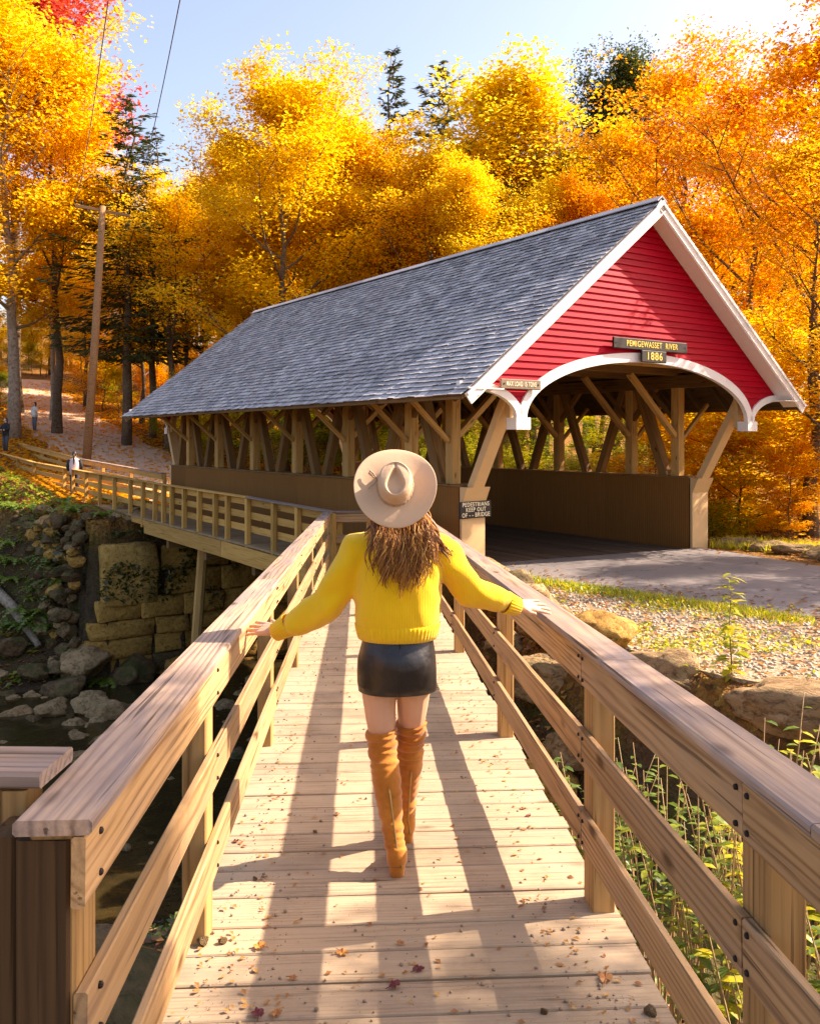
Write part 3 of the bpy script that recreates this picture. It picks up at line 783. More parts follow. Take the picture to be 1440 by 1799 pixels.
# walls
for side, xc in ((-1, -.25), (1, 5.75)):
    sgn = side
    # grooved siding panels on both faces of the low wall
    nP = 12; Lw = 14.2
    for k in range(nP):
        y0, y1 = .04 + (Lw - .04) * k / nP, .04 + (Lw - .04) * (k + 1) / nP
        for xs, nm in ((xc - .235, 'skirt_panel'), (xc + .235, 'skirt_panel')):
            mb = MB(); mb.box((0, 0, 0), (y1 - y0 - .004, .022, 1.62)); 
            o = mb.build(nm, M['skirt'], bridge, Ml=Matrix.Translation((xs, (y0 + y1) / 2, .66 + random.uniform(-.002, .002))) @ Matrix.Rotation(math.pi / 2, 4, 'Z'))
    bb('wall_cap', (xc, .02, 1.49), (xc, 14.2, 1.49), .54, .035, 'truss')
    # tan end board with a bevelled, outward leaning top, front and back
    for yy, dr in ((0, -1), (14.2, 1)):
        mb = MB(); w = .25
        prof = [(yy + dr * .0, -.15), (yy + dr * .055, -.15), (yy + dr * .055, 1.17), (yy + dr * .20, 1.475), (yy + dr * .0, 1.475)]
        vs = [(xc - w, a, b) for a, b in prof] + [(xc + w, a, b) for a, b in prof]; m = len(prof)
        fs = [tuple(range(m)), tuple(range(2 * m - 1, m - 1, -1))] + [(i, i + m, (i + 1) % m + m, (i + 1) % m) for i in range(m)]
        mb.add(vs, fs); mb.build('wall_end_board', M['tan'], bridge, Ml=Matrix.Identity(4))
        # leaning portal brace from the wall end up to the gable
        bb('portal_brace', (xc, yy + dr * .10, 1.46), (xc + .02, yy + dr * 1.0, 3.05), .25, .15, 'tan', up=(0, -dr, .6))
    # truss
    posts = [.52] + [1.8 + 2.32 * k for k in range(6)]
    posts[-1] = 13.25
    xo = xc
    for y in posts:
        bb('post', (xo, y, 1.2), (xo, y, 3.62), .19, .21, 'trusslight', up=(0, 1, 0), ch=.012)
        for q in (-.75, .75):
            if 0 < y + q < 14: bb('plate_brace', (xo - .02, y + q * .1, 2.72), (xo - .02, y + q, 3.42), .10, .11, 'truss', up=(0, 1, 0))
        # eave bracket out under the overhang
        bb('eave_bracket', (xo + sgn * .1, y, 2.25), (xo + sgn * .98, y, 3.04), .075, .09, 'trusslight', up=(0, 1, 0))
        bb('knee_brace', (xo - sgn * .1, y, 2.35), (xo - sgn * 1.5, y, 3.62), .10, .13, 'trusslight', up=(0, 1, 0))
    for a, b in zip(posts[1:-1], posts[2:]):
        mid = (a + b) / 2
        bb('diagonal_brace', (xo + .03, a + .22, 3.4), (xo + .03, mid - .08, 1.25), .18, .17, 'truss', up=(0, 1, 0), ch=.012)
        bb('diagonal_brace', (xo - .03, b - .22, 3.4), (xo - .03, mid + .08, 1.25), .18, .17, 'truss', up=(0, 1, 0), ch=.012)
    bb('diagonal_brace', (xo, 1.55, 3.4), (xo, .75, 1.3), .22, .2, 'truss', up=(0, 1, 0))
    bb('end_brace', (xo, 13.5, 3.4), (xo, 14.1, 1.3), .22, .2, 'truss', up=(0, 1, 0))
    bb('top_plate', (xo, -1.0, 3.50), (xo, 14.9, 3.50), .30, .26, 'truss')
    bb('upper_plate', (xo - sgn * .02, -1.1, 3.78), (xo - sgn * .02, 14.9, 3.78), .2, .2, 'truss')
for y in [.52] + [1.8 + 2.32 * k for k in range(6)]:
    bb('tie_beam', (-.42, y, 3.74), (5.86, y, 3.74), .2, .22, 'truss')
bb('tie_beam', (-.42, -.95, 3.70), (5.86, -.95, 3.70), .18, .16, 'trusslight')
# rafters and roof boarding
for y in np.arange(-1.2, 15.1, .68):
    for s in (-1, 1):
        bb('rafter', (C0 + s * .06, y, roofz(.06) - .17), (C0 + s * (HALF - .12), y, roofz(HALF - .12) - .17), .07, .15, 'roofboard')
nrm = {-1: Vector((-SL, 0, 1)).normalized(), 1: Vector((SL, 0, 1)).normalized()}
slen = math.hypot(HALF, RIDGE - EAVE); nb = 22
for s in (-1, 1):
    d = Vector((s * HALF, 0, -(RIDGE - EAVE))) / slen
    for k in range(nb):
        c = Vector((C0, 0, RIDGE)) + d * (slen * (k + .5) / nb) - nrm[s] * .06
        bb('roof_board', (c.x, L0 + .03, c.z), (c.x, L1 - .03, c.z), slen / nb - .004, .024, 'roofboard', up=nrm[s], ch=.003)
# shingles: the ones nearest the portal singly, the rest of each course as one field
EXPO = .138; ncr = int(slen / EXPO)
def shingle_mesh(w, seed):
    rg = random.Random(seed); mb = MB(); l = EXPO * 1.75
    x0, x1 = -w / 2, w / 2; b = [rg.uniform(-.010, .010) for _ in range(2)]; tk = rg.uniform(.011, .015)
    up0 = .026 + rg.uniform(0, .010); um = .009 + rg.uniform(0, .003); ym = EXPO * .55
    vs = [(x0, b[0], up0), (x1, b[1], up0), (x1, l, -.004), (x0, l, -.004), (x0, b[0], up0 - tk), (x1, b[1], up0 - tk), (x1, ym, um), (x0, ym, um)]
    mb.add(vs, [(0, 1, 6, 7), (7, 6, 2, 3), (0, 4, 5, 1), (0, 7, 4), (7, 3, 4), (1, 5, 6), (6, 5, 2)])
    return mb.mesh('shingle')
SW = [.12, .15, .18, .21, .24]
SHV = [[shingle_mesh(w - .006, 7 * i + j) for j in range(3)] for i, w in enumerate(SW)]
cand = []; rr = random.Random(3)
for s in (-1, 1):
    d = Vector((s * HALF, 0, -(RIDGE - EAVE))) / slen; n_ = nrm[s]; yv = Vector((0, 1, 0)); 
    # local shingle frame: X along the roof, Y up the slope, Z out
    Y_ = -d; X_ = Y_.cross(n_)
    for k in range(ncr):
        base = Vector((C0, 0, RIDGE)) + d * (slen + .035 - k * EXPO) - n_ * .040
        y = L0 + .005
        wob = rr.uniform(-.006, .006)
        while y < L1 - .03:
            i = rr.randrange(5); w = SW[i]
            if y + w > L1: break
            p = base + yv * (y + w / 2) + Y_ * (wob + rr.uniform(-.009, .009)) + n_ * rr.uniform(0, .004)
            Mx = Matrix(((X_.x, Y_.x, n_.x, p.x), (X_.y, Y_.y, n_.y, p.y), (X_.z, Y_.z, n_.z, p.z), (0, 0, 0, 1))) @ Matrix.Rotation(rr.uniform(-.02, .02), 4, 'Z')
            cand.append((s, y, k, i, rr.randrange(3), Mx)); y += w
def seen_size(c):
    s, y, k = c[0], c[1], c[2]
    if s > 0: return 1e6 + y
    w = BM @ c[5].translation; return (w - Vector((0, 0, CAMZ))).length
cand.sort(key=seen_size)
for c in cand[:300]:
    link('shingle', SHV[c[3]][c[4]], M['shingle'], bridge, Ml=c[5])
V = []; T = []; nv = 0
tmpl = {}
for i in range(5):
    for j in range(3):
        me = SHV[i][j]; me.calc_loop_triangles()
        a = np.zeros(len(me.vertices) * 3); me.vertices.foreach_get('co', a)
        tmpl[(i, j)] = (a.reshape(-1, 3), np.array([t.vertices[:] for t in me.loop_triangles]))
for c in cand[300:]:
    a, t = tmpl[(c[3], c[4])]; m = np.array(c[5])
    V.append(a @ m[:3, :3].T + m[:3, 3]); T.append(t + nv); nv += len(a)
o = link('shingle_courses', np_mesh('shingle_courses', np.concatenate(V), np.concatenate(T)), M['shingle'], bridge, Ml=Matrix.Identity(4)); tag(o, kind='stuff')
for s in (-1, 1):
    d = Vector((s, 0, -SL)).normalized()
    for k in range(12):
        y0 = L0 + (L1 - L0) * k / 12; y1 = L0 + (L1 - L0) * (k + 1) / 12
        c = Vector((C0, 0, RIDGE + .020)) + d * .075
        bb('ridge_board', (c.x, y0 + .002, c.z), (c.x, y1 - .002, c.z), .16, .022, 'shingle', up=nrm[s])

# gable: clapboards, arch trim, rakes, drop blocks (front and, plain, back)
AW, AZ0, AH = 2.87, 2.62, 1.02
def arch(u): return AZ0 + AH * math.sqrt(max(0, 1 - (u / AW) ** 2))
def low(u):
    u = abs(u)
    if u < AW: return arch(u)
    if u < 3.08: return AZ0
    if u < 3.90:
        q = (3.90 - u) / .82; return AZ0 + .42 * math.sqrt(max(0, 1 - q * q))
    return AZ0 + .42
def gable(yp, dr):
    us = np.concatenate([np.linspace(-HALF, -2.6, 70), np.linspace(-2.6, 2.6, 60)[1:-1], np.linspace(2.6, HALF, 70)])
    expo = .112; z = AZ0 + .02
    while z < RIDGE - .25:
        z1 = z + expo
        vs = []; fs = []
        prev = None
        for u in us:
            a = max(z, low(u) + .05); b = min(z1 + .012, roofz(u) - .13)
            if b - a > .004:
                def yo(zz): return yp + dr * (.030 - .026 * (zz - z) / expo)
                n0 = len(vs)
                vs += [(C0 + u, yo(a), a), (C0 + u, yo(b), b), (C0 + u, yp - dr * .012, a)]
                if prev is not None:
                    fs += [(prev, n0, n0 + 1, prev + 1), (prev + 2, n0 + 2, n0, prev)]
                prev = n0
            else: prev = None
        if fs:
            runs = []; last = None
            for i in range(0, len(fs), 2):
                a = fs[i][0]
                if a != last: runs.append([])
                runs[-1].append(a); last = fs[i][1]
            cut = []
            for r in runs:
                while len(r) > 26:
                    q = rr.randrange(10, min(len(r) - 8, 70)); cut.append(r[:q]); r = r[q:]
                cut.append(r)
            for r in cut:
                i0, i1 = r[0], r[-1] + 6
                bmx = MB(); bmx.add(vs[i0:i1], [g for a in r for g in ((a - i0, a + 3 - i0, a + 4 - i0, a + 1 - i0), (a + 2 - i0, a + 5 - i0, a + 3 - i0, a - i0))])
                link('clapboard', bmx.mesh('clapboard'), M['red'], bridge, Ml=Matrix.Identity(4))
        z = z1
    # white arch and ogee trim
    def strip(pts, wd, nm):
        P = [Vector((C0 + a, 0, b)) for a, b in pts]; vs = []; fs = []
        for i, p in enumerate(P):
            t = (P[min(i + 1, len(P) - 1)] - P[max(i - 1, 0)]).normalized(); nn = Vector((-t.z, 0, t.x))
            for q, yy in ((p, yp + dr * .055), (p + nn * wd, yp + dr * .055), (p + nn * wd, yp - dr * .03), (p, yp - dr * .03)):
                vs.append((q.x, yy, q.z))
        for i in range(len(P) - 1):
            for k in range(4):
                a, b = i * 4 + k, i * 4 + (k + 1) % 4; fs.append((a, b, b + 4, a + 4))
        fs += [(3, 2, 1, 0), tuple(range(len(vs) - 4, len(vs)))]
        mb = MB(); mb.add(vs, fs); mb.build(nm, M['white'], bridge, Ml=Matrix.Identity(4))
    th = np.linspace(math.pi, 0, 49)
    cuts = [0, 13, 25, 37, 48]
    for a, b in zip(cuts[:-1], cuts[1:]):
        strip([(AW * math.cos(q), AZ0 + AH * math.sin(q)) for q in th[a:b + 1]], .165, 'arch_trim')
    for s in (-1, 1):
        pts = [(s * (3.90 - .82 * math.cos(q)), AZ0 + .42 * math.sin(q)) for q in np.linspace(0, math.pi / 2, 16)] + [(s * 4.22, AZ0 + .42)]
        if s > 0: strip(pts, .13, 'ogee_trim')
        else: strip(pts[::-1], .13, 'ogee_trim')
        mb = MB(); mb.box((C0 + s * 2.975, yp - dr * .03, AZ0 - .085), (.30, .24, .19)); mb.build('drop_block', M['white'], bridge, Ml=Matrix.Identity(4))
        bb('drop_post', (C0 + s * 2.955, yp - dr * .24, 2.5), (C0 + s * 2.955, yp - dr * .24, 3.5), .14, .1, 'tan', up=(0, 1, 0))
        # rake: face board, soffit, thin shingle mould
        d = Vector((s, 0, -SL)).normalized(); Lr = slen
        p0 = Vector((C0, 0, RIDGE)) - nrm[s] * .155 + d * .0; p1 = p0 + d * (Lr - .02)
        yf = L0 if dr < 0 else L1
        bb('rake_board', (p0.x, yf + dr * -.012, p0.z), (p1.x, yf + dr * -.012, p1.z), .03, .19, 'white', up=nrm[s], ch=.004)
        p0 = Vector((C0, 0, RIDGE)) - nrm[s] * .085 + d * .06; p1 = p0 + d * (Lr - .10)
        bb('rake_mould', (p0.x, yf + dr * .018, p0.z), (p1.x, yf + dr * .018, p1.z), .028, .05, 'white', up=nrm[s], ch=.004)
        p0 = Vector((C0, 0, RIDGE)) - nrm[s] * .225 + d * .10; p1 = p0 + d * (Lr - .3)
        ym = (yp + yf) / 2 + dr * .02
        bb('rake_soffit', (p0.x, ym, p0.z), (p1.x, ym, p1.z), abs(yf - yp) + .0, .02, 'white', up=nrm[s], ch=.003)
        p0 = Vector((C0 + s * 3.9, ym, 3.03)); 
        bb('eave_return', (C0 + s * 3.62, ym, 3.045), (C0 + s * (HALF - .1), ym, 3.045), abs(yf - yp), .02, 'white', ch=.003)
gable(-1.24, -1)
gable(15.0, 1)
for s in (-1, 1):
    bb('eave_fascia', (C0 + s * (HALF - .05), L0 + .05, EAVE - .06), (C0 + s * (HALF - .05), L1 - .05, EAVE - .06), .03, .10, 'truss')

# ------------------------------------------------------------------ signs
def sign(name, label, x0, x1, z0, z1, yp, board, lines, lmat, rot=0.0, sz=.1, holes=True, stretch=1.0):
    c = BM @ Vector(((x0 + x1) / 2, yp, (z0 + z1) / 2)); w, h = x1 - x0, z1 - z0
    root = thing(name, label, 'sign', c, BRZ)
    Rt = Matrix.Rotation(rot, 4, 'Y')
    o = link('board', beam_mesh(w, .045, h, .010), M[board], root, Ml=Rt)
    for txt, dx, dz, size, sx in lines:
        cu = bpy.data.curves.new('lettering', 'FONT'); cu.body = txt; cu.size = size; cu.align_x = 'CENTER'; cu.align_y = 'CENTER'
        cu.extrude = .003; cu.offset = size * .010; cu.space_character = 1.16
        t = bpy.data.objects.new('tmp', cu); COL.objects.link(t)
        dg = bpy.context.evaluated_depsgraph_get(); me = bpy.data.meshes.new_from_object(t.evaluated_get(dg)); bpy.data.objects.remove(t)
        me.materials.clear()
        link('lettering', me, M[lmat], root, Ml=Rt @ Matrix.Translation((dx, -.0245, dz)) @ Matrix.Rotation(math.pi / 2, 4, 'X') @ Matrix.Diagonal((sx, 1, 1, 1)))
    if holes:
        for s in (-1, 1):
            mb = MB(); mb.tube([(s * (w / 2 - .05), -.018, 0), (s * (w / 2 - .05), -.029, 0)], .014, 8); mb.build('bolt', M['bolt'], root, Ml=Rt)
    return root
sign('name_sign', 'long brown board reading PEMIGEWASSET RIVER above the arch', 1.75, 3.66, 3.845, 4.035, -1.352, 'signbrown', [('PEMIGEWASSET  RIVER', 0.02, 0, .145, .80)], 'signyellow')
sign('date_sign', 'small brown board reading 1886 at the top of the arch', 2.42, 3.05, 3.635, 3.842, -1.385, 'signbrown', [('1886', 0, 0, .19, 1.0)], 'signyellow', holes=False)
sign('load_sign', 'weathered board reading MAX LOAD 15 TONS above the left drop block', -.75, .06, 3.07, 3.225, -1.357, 'signgrey', [('MAX LOAD 15 TONS', 0, 0, .105, .56)], 'signcream')
sign('pedestrian_sign', 'brown board reading PEDESTRIANS KEEP OUT OF BRIDGE on the left portal end', -.57, .09, .95, 1.235, -.085, 'signbrown',
     [('PEDESTRIANS', 0, .088, .10, .84), ('KEEP OUT', 0, 0, .10, .84), ('OF - - BRIDGE', 0, -.088, .10, .84)], 'signcream', rot=R(-.8), holes=False)
# ------------------------------------------------------------------ footbridge (the ramp the woman walks on)
RS = -.04
def rz_(y): return CAMZ - 1.7 + RS * y                 # deck height
def rl(y): return -.557 - .055 * y                     # inner face of the left posts
def rr_(y): return .893 - .055 * y
def rc(y): return .168 - .055 * y
RD = Vector((-.055, 1, RS)).normalized(); RT = Vector((1, .055, 0)).normalized(); RN = RT.cross(RD)
fb = thing('footbridge', 'dusty plank footbridge deck sloping down to the covered bridge', 'footbridge', (rc(8), 8, rz_(8) - .4))
y = .2; rp = random.Random(21)
while y < 15.6:
    w = rp.choice([.185, .19, .19, .235, .14]); yc = y + w / 2
    c = Vector((rc(yc), yc, rz_(yc) - .022 + rp.uniform(-.0025, .0025)))
    hl, hr = .795 + rp.uniform(0, .03), .80 + rp.uniform(0, .03)
    beam(fb, 'plank', c - RT * hl, c + RT * hr + Vector((0, rp.uniform(-.006, .006), 0)), w - rp.uniform(.006, .013), .044, M['deck'], up=RN, ch=.005)
    y += w
for dx in (-.62, 0, .62):
    beam(fb, 'stringer', (rc(.2) + dx, .2, rz_(.2) - .19), (rc(15.6) + dx, 15.6, rz_(15.6) - .19), .1, .28, M['endgrain'], up=RN)
for yy in (3.3, 8.2, 13.0):
    for dx in (-.6, .6):
        x = rc(yy) + dx; beam(fb, 'pile', (x, yy, hz(x, yy) - .3), (x, yy, rz_(yy) - .33), .2, .2, M['endgrain'], up=(0, 1, 0))
    beam(fb, 'cross_beam', (rc(yy) - .8, yy, rz_(yy) - .39), (rc(yy) + .8, yy, rz_(yy) - .39), .2, .12, M['endgrain'])
# landing behind the camera that the rails turn from
ld = thing('landing', 'plank landing at the near end of the footbridge under the camera', 'landing', (-.6, -.5, rz_(0) - .3))
yy = -2.2
while yy < .18:
    beam(ld, 'plank', (-2.6, yy, rz_(.1) - .03), (1.1, yy, rz_(.1) - .03), .183, .044, M['deck']); yy += .19
for x in (-2.4, -.6, .9): beam(ld, 'pile', (x, -.6, -1.9), (x, -.6, rz_(0) - .06), .2, .2, M['endgrain'], up=(0, 1, 0))

def bolt(parent, p, axis, r=.0075):
    mb = MB(); a = Vector(axis).normalized(); p = Vector(p)
    mb.tube([p - a * .006, p + a * .004, p + a * .007], [r, r, r * .55], 8); mb.build('bolt', M['bolt'], parent)
def ramp_rail(name, label, fx, side, posts, y0, y1, ends):
    """side -1 left, +1 right; fx(y): inner face of posts"""
    root = thing(name, label, 'railing', (fx(posts[2]), posts[2], rz_(posts[2])))
    th = .027
    def P(y, off, h): return Vector((fx(y) + side * off, y, rz_(y) + h))
    for y in posts:
        beam(root, 'post', P(y, .045, -.42), P(y, .045, 1.0), .088, .138, M['post'], up=RD, ch=.006)
    segs = [y0] + ends + [y1]
    for a, b in zip(segs[:-1], segs[1:]):
        for h, hh in ((.935, .136), (.622, .138), (.30, .138)):
            j = random.uniform(-.003, .003)
            if h == .935: aa, bb2 = a, b
            else: aa, bb2 = max(a, y0 + (.0 if side > 0 else .02)), b
            beam(root, 'rail_board', P(aa + .003, -th / 2 + random.uniform(-.0015, .0015), h + j), P(bb2 - .003, -th / 2, h + j), th, hh, M['rail'], ch=.0045)
        sh = .33 if side > 0 else .0
        beam(root, 'cap_board', P(a + .002 - (sh if a > y0 else 0), .035, 1.02), P(b - .002 - (sh if b < y1 else 0), .035, 1.02), .15, .030, M['cap'], ch=.006)
    for y in posts[:6]:
        for h in (.935, .622, .30):
            for dh in (-.042, .042):
                e = min(abs(y - q) for q in ends) < .2
                for dy in ((-.03, .03) if e else (0,)): bolt(root, P(y + dy, -th - .0005, h + dh), (-side, 0, 0))
    return root
ramp_rail('left_railing', 'weathered board railing along the left side of the footbridge', rl, -1, [1.80, 3.27, 5.60, 7.87, 10.3, 12.85, 15.35], 1.70, 15.45, [5.6, 10.3])
ramp_rail('right_railing', 'weathered board railing along the right side of the footbridge', rr_, 1, [-.2, 2.02, 3.50, 5.78, 8.5, 10.9, 13.2, 15.35], -.3, 15.45, [2.02, 3.5, 8.5])
for o in list(bpy.data.objects):
    if o.name.startswith(('left_railing', 'right_railing')): o.name = 'footbridge_railing'
ROOT_INV.update({o.name: o.matrix_basis.inverted() for o in bpy.data.objects if o.name.startswith('footbridge_railing')})
# side railing that leaves the corner to the left, seen from its inner side
sr = thing('landing_railing', 'short side railing running left from the near end of the footbridge', 'railing', (-.86, 1.95, -.5))
zc = rz_(1.7) + 1.02
beam(sr, 'cap_board', (-2.6, 1.98, zc + .035), (-.765, 1.925, zc + .035), .17, .032, M['cap'])
beam(sr, 'rail_board', (-2.6, 2.0, zc - .06), (-.86, 1.945, zc - .06), .03, .15, M['endgrain'])
beam(sr, 'post', (-.83, 1.90, -1.7), (-.83, 1.90, zc + .01), .055, .09, M['post'], up=(0, 1, 0))
beam(sr, 'rail_board', (-2.6, 1.90, zc - .50), (-.72, 1.86, zc - .50), .03, .14, M['endgrain'])
# old dark corner posts under the end of the left cap
cpst = thing('corner_post', 'old dark square double post under the near end of the left cap board', 'post', (-.70, 1.72, -1.6))
beam(cpst, 'post', (-.715, 1.775, -1.7), (-.715, 1.775, rz_(1.7) + .985), .105, .10, M['endgrain'], up=(0, 1, 0))
beam(cpst, 'post', (-.80, 1.79, -1.7), (-.80, 1.79, rz_(1.7) + .985), .055, .10, M['endgrain'], up=(0, 1, 0))
beam(cpst, 'cross_board', (-1.5, 1.705, .62), (-.665, 1.705, .62), .03, .24, M['endgrain'])

# ------------------------------------------------------------------ walkway beside the covered bridge
def wz(y): return float(np.interp(y, [14, 15.5, 18, 23, 31, 38, 60], [.0, .03, .09, .14, .26, .42, 1.6]))
def wx_(y): return -1.31 - .684 * (y - 15.5)
wk = thing('side_walkway', 'narrow plank walkway along the river side of the covered bridge', 'walkway', (wx_(22), 22, -.2))
RAILPX = [584, 523, 481, 435, 399.6, 378, 350, 323.5, 301.6, 287, 272, 251, 229, 201, 175, 151, 128, 113, 60, 31, -20]
def ypx(u): X = (u - 720) / 1560; return 9.29 / (.684 + X)
wy = [ypx(u) for u in RAILPX]
along = Vector((-.5646, .8254, 0))
k = 0; yy = 14.6
while yy < 40:
    a = Vector((wx_(yy) - TV.x * .02, yy - TV.y * .02, wz(yy) - .022)); ln = 1.36 if yy < 26 else 1.9
    a = a - TV * .06
    beam(wk, 'plank', a, a + TV * ln, .205, .042, M['walkdeck']); yy += .215 * .8254
# fascia beams and props
for a, b in ((15.2, 19.6), (19.62, 24.0)):
    beam(wk, 'fascia_beam', Vector((wx_(a), a, wz(a) - .24)) - TV * .03, Vector((wx_(b), b, wz(b) - .24)) - TV * .03, .07, .36, M['walkwood'])
for a, b in ((24.05, 28), (28.02, 33)):
    beam(wk, 'fascia_beam', Vector((wx_(a), a, wz(a) - .13)), Vector((wx_(b), b, wz(b) - .13)), .06, .16, M['walkwood'])
for yy in (16.2, 18.3, 20.5, 22.6):
    a = Vector((wx_(yy), yy, wz(yy) - .52)); beam(wk, 'cross_beam', a, a + TV * 1.5, .16, .2, M['truss'])
tp = thing('timber_prop', 'leaning old timber prop standing against the stone abutment under the walkway', 'post', px(348, 1140, 22.6))
beam(tp, 'shaft', px(343, 1150, 22.6), px(357, 962, 22.4), .24, .24, M['trusslight'], up=(0, 1, 0), ch=.06)
def walk_rail(name, label, pts, hh, group=None, bside=1, post_w=.10):
    root = thing(name, label, 'railing', pts[0])
    for i, p in enumerate(pts):
        beam(root, 'post', p + Z * (-.28), p + Z * (hh - .02), post_w, post_w, M['walkwood'], up=along)
    st = list(range(0, len(pts), 3))
    if st[-1] != len(pts) - 1: st.append(len(pts) - 1)
    off = TV * (.055 + .015) * bside
    for a, b in zip(st[:-1], st[1:]):
        A, B = pts[a], pts[b]
        sh = (B - A).normalized() * .003
        for h in (hh - .10, hh - .38, hh - .66): beam(root, 'rail_board', A + off + Z * h + sh, B + off + Z * h - sh, .03, .145, M['walkwood'])
        beam(root, 'cap_board', A + TV * .02 * bside + Z * hh + sh, B + TV * .02 * bside + Z * hh - sh, .17, .032, M['cap'] if a < 3 else M['walkwood'])
    return root
walk_rail('walkway_railing', 'long three-board railing on the river side of the side walkway', [Vector((wx_(y), y, wz(y))) for y in wy], .97)
fp = []
for t in np.linspace(0, 1, 9):
    y = 26.9 + 22 * t; x = -7.43 - .684 * (y - 26.9); fp.append(Vector((x, y, wz(y) - .02 + (.10 + .3 * t))))
walk_rail('path_railing', 'three-board railing between the dirt path and the walkway past the bridge end', fp, .95, bside=-1)
# end railing that closes the turn at the foot of the ramp
er = [Vector((-1.30, 15.62, wz(15.6))), Vector((-.72, 15.66, wz(15.6)))]
root = thing('end_railing', 'short three-board railing facing the viewer at the foot of the footbridge', 'railing', er[0])
for p in (er[0] + Vector((.06, .05, 0)), er[1]): beam(root, 'post', p + Z * -.25, p + Z * .95, .1, .1, M['walkwood'], up=(0, 1, 0))
for h in (.87, .50, .16): beam(root, 'rail_board', er[0] + Vector((0, -.06, h)), er[1] + Vector((.06, -.06, h)), .03, .15, M['rail'])
beam(root, 'cap_board', er[0] + Vector((0, -.01, .975)), er[1] + Vector((.08, -.01, .975)), .15, .03, M['cap'])

# ------------------------------------------------------------------ stone abutment, rocks, banks
def rock_mesh(seed, sub=4, rough=.40, flat=.75):
    bm = bmesh.new(); bmesh.ops.create_icosphere(bm, subdivisions=sub, radius=.5)
    o = Vector((seed * 7.3, seed * 3.1, seed * 1.7)); rg = random.Random(seed)
    planes = [(Vector((rg.gauss(0, 1), rg.gauss(0, 1), rg.gauss(0, 1))).normalized(), rg.uniform(.27, .42)) for _ in range(11)]
    for v in bm.verts:
        d = v.co.normalized(); r = v.co.copy()
        for n_, h in planes:
            q = r.dot(n_)
            if q > h: r -= n_ * (q - h) * .88
        r *= 1 + rough * .5 * mnoise.noise(d * 1.6 + o) + rough * .25 * mnoise.noise(d * 4.5 + o) + rough * .12 * mnoise.noise(d * 11 + o)
        r.z *= flat; v.co = r
    me = bpy.data.meshes.new('rock'); bm.to_mesh(me); bm.free()
    me.polygons.foreach_set('use_smooth', [True] * len(me.polygons)); return me
ROCKS = [rock_mesh(i + 1) for i in range(8)]
RSMALL = [rock_mesh(i + 31, 1, .3) for i in range(5)]
def rock(name, label, c, s, mat, cat='rock', group=None, parent=None, sq=(1, 1, 1), me=None, rot=None):
    me = me or random.choice(ROCKS)
    Mx = Matrix.Translation(Vector(c)) @ Matrix.Rotation(random.uniform(0, 6.28) if rot is None else rot, 4, 'Z') @ Matrix.Rotation(random.uniform(-.3, .3), 4, 'X') @ Matrix.Diagonal((s * sq[0], s * sq[1], s * sq[2], 1))
    o = link(name, me, M[mat], parent, Mw=Mx)
    if label: tag(o, label, cat, group)
    return o
# abutment (faces us, below the far end of the bridge)
ab = thing('stone_abutment', 'stained cut-stone abutment under the far end of the bridges', 'stone wall', br(-2.8, 13.3, BED), BRZ)
def block_mesh(w, d, h, seed):
    bm = bmesh.new(); bmesh.ops.create_cube(bm, size=1)
    for v in bm.verts: v.co = Vector((v.co.x * w, v.co.y * d, v.co.z * h))
    bmesh.ops.bevel(bm, geom=bm.edges[:], offset=min(w, h) * .06, segments=1, affect='EDGES')
    bmesh.ops.subdivide_edges(bm, edges=[e for e in bm.edges if e.calc_length() > .28], cuts=2, use_grid_fill=True)
    o = Vector((seed * 3.7, seed, 0))
    for v in bm.verts: v.co += v.co.normalized() * .09 * mnoise.noise(v.co * 2.2 + o) + Vector((0, .09 * mnoise.noise(v.co * 4 + o), .03 * mnoise.noise(v.co * 6 + o)))
    me = bpy.data.meshes.new('stone'); bm.to_mesh(me); bm.free(); me.polygons.foreach_set('use_smooth', [True] * len(me.polygons)); return me
BL = [block_mesh(1.0 + .22 * i, .7, .58 + .04 * (i % 3), i) for i in range(6)]
abinv = ROOT_INV[ab.name]; rb = random.Random(9)
z = BED - .2; row = 0
while z < -.55:
    h = rb.choice([.55, .62, .7, .48]); x = -3.0 + rb.uniform(-.3, .2)
    while x < 7.4:
        i = rb.randrange(6); w = 1.0 + .22 * i; hh = .58 + .04 * (i % 3)
        if not (z > -2.3 and x + w / 2 < -1.5):
            Mw = Matrix.Translation(br(x + w / 2, 13.42 + rb.uniform(-.07, .07) - z * -.0, z + h / 2)) @ Matrix.Rotation(BRZ + rb.uniform(-.03, .03), 4, 'Z') @ Matrix.Diagonal((.97, 1, h / hh * .97, 1))
            link('stone', BL[i], M['block'] if rb.random() < .8 else M['rockdark'], ab, Mw=Mw)
        x += w
    z += h; row += 1
link('concrete_panel', block_mesh(1.6, .8, 1.75, 17), M['concrete'], ab, Mw=Matrix.Translation(br(-2.05, 13.38, -1.52)) @ Matrix.Rotation(BRZ, 4, 'Z'))
mb = MB(); mb.box((0, 0, 0), (10.3, .6, 4.4))
mb.build('backing', M['rockdark'], ab, Mw=Matrix.Translation(br(2.2, 13.95, -2.5)) @ Matrix.Rotation(BRZ, 4, 'Z'))
mb = MB(); mb.box((0, 0, 0), (9.0, .5, .5)); mb.build('bridge_seat', M['concrete'], ab, Mw=Matrix.Translation(br(2.9, 13.75, -.78)) @ Matrix.Rotation(BRZ, 4, 'Z'))
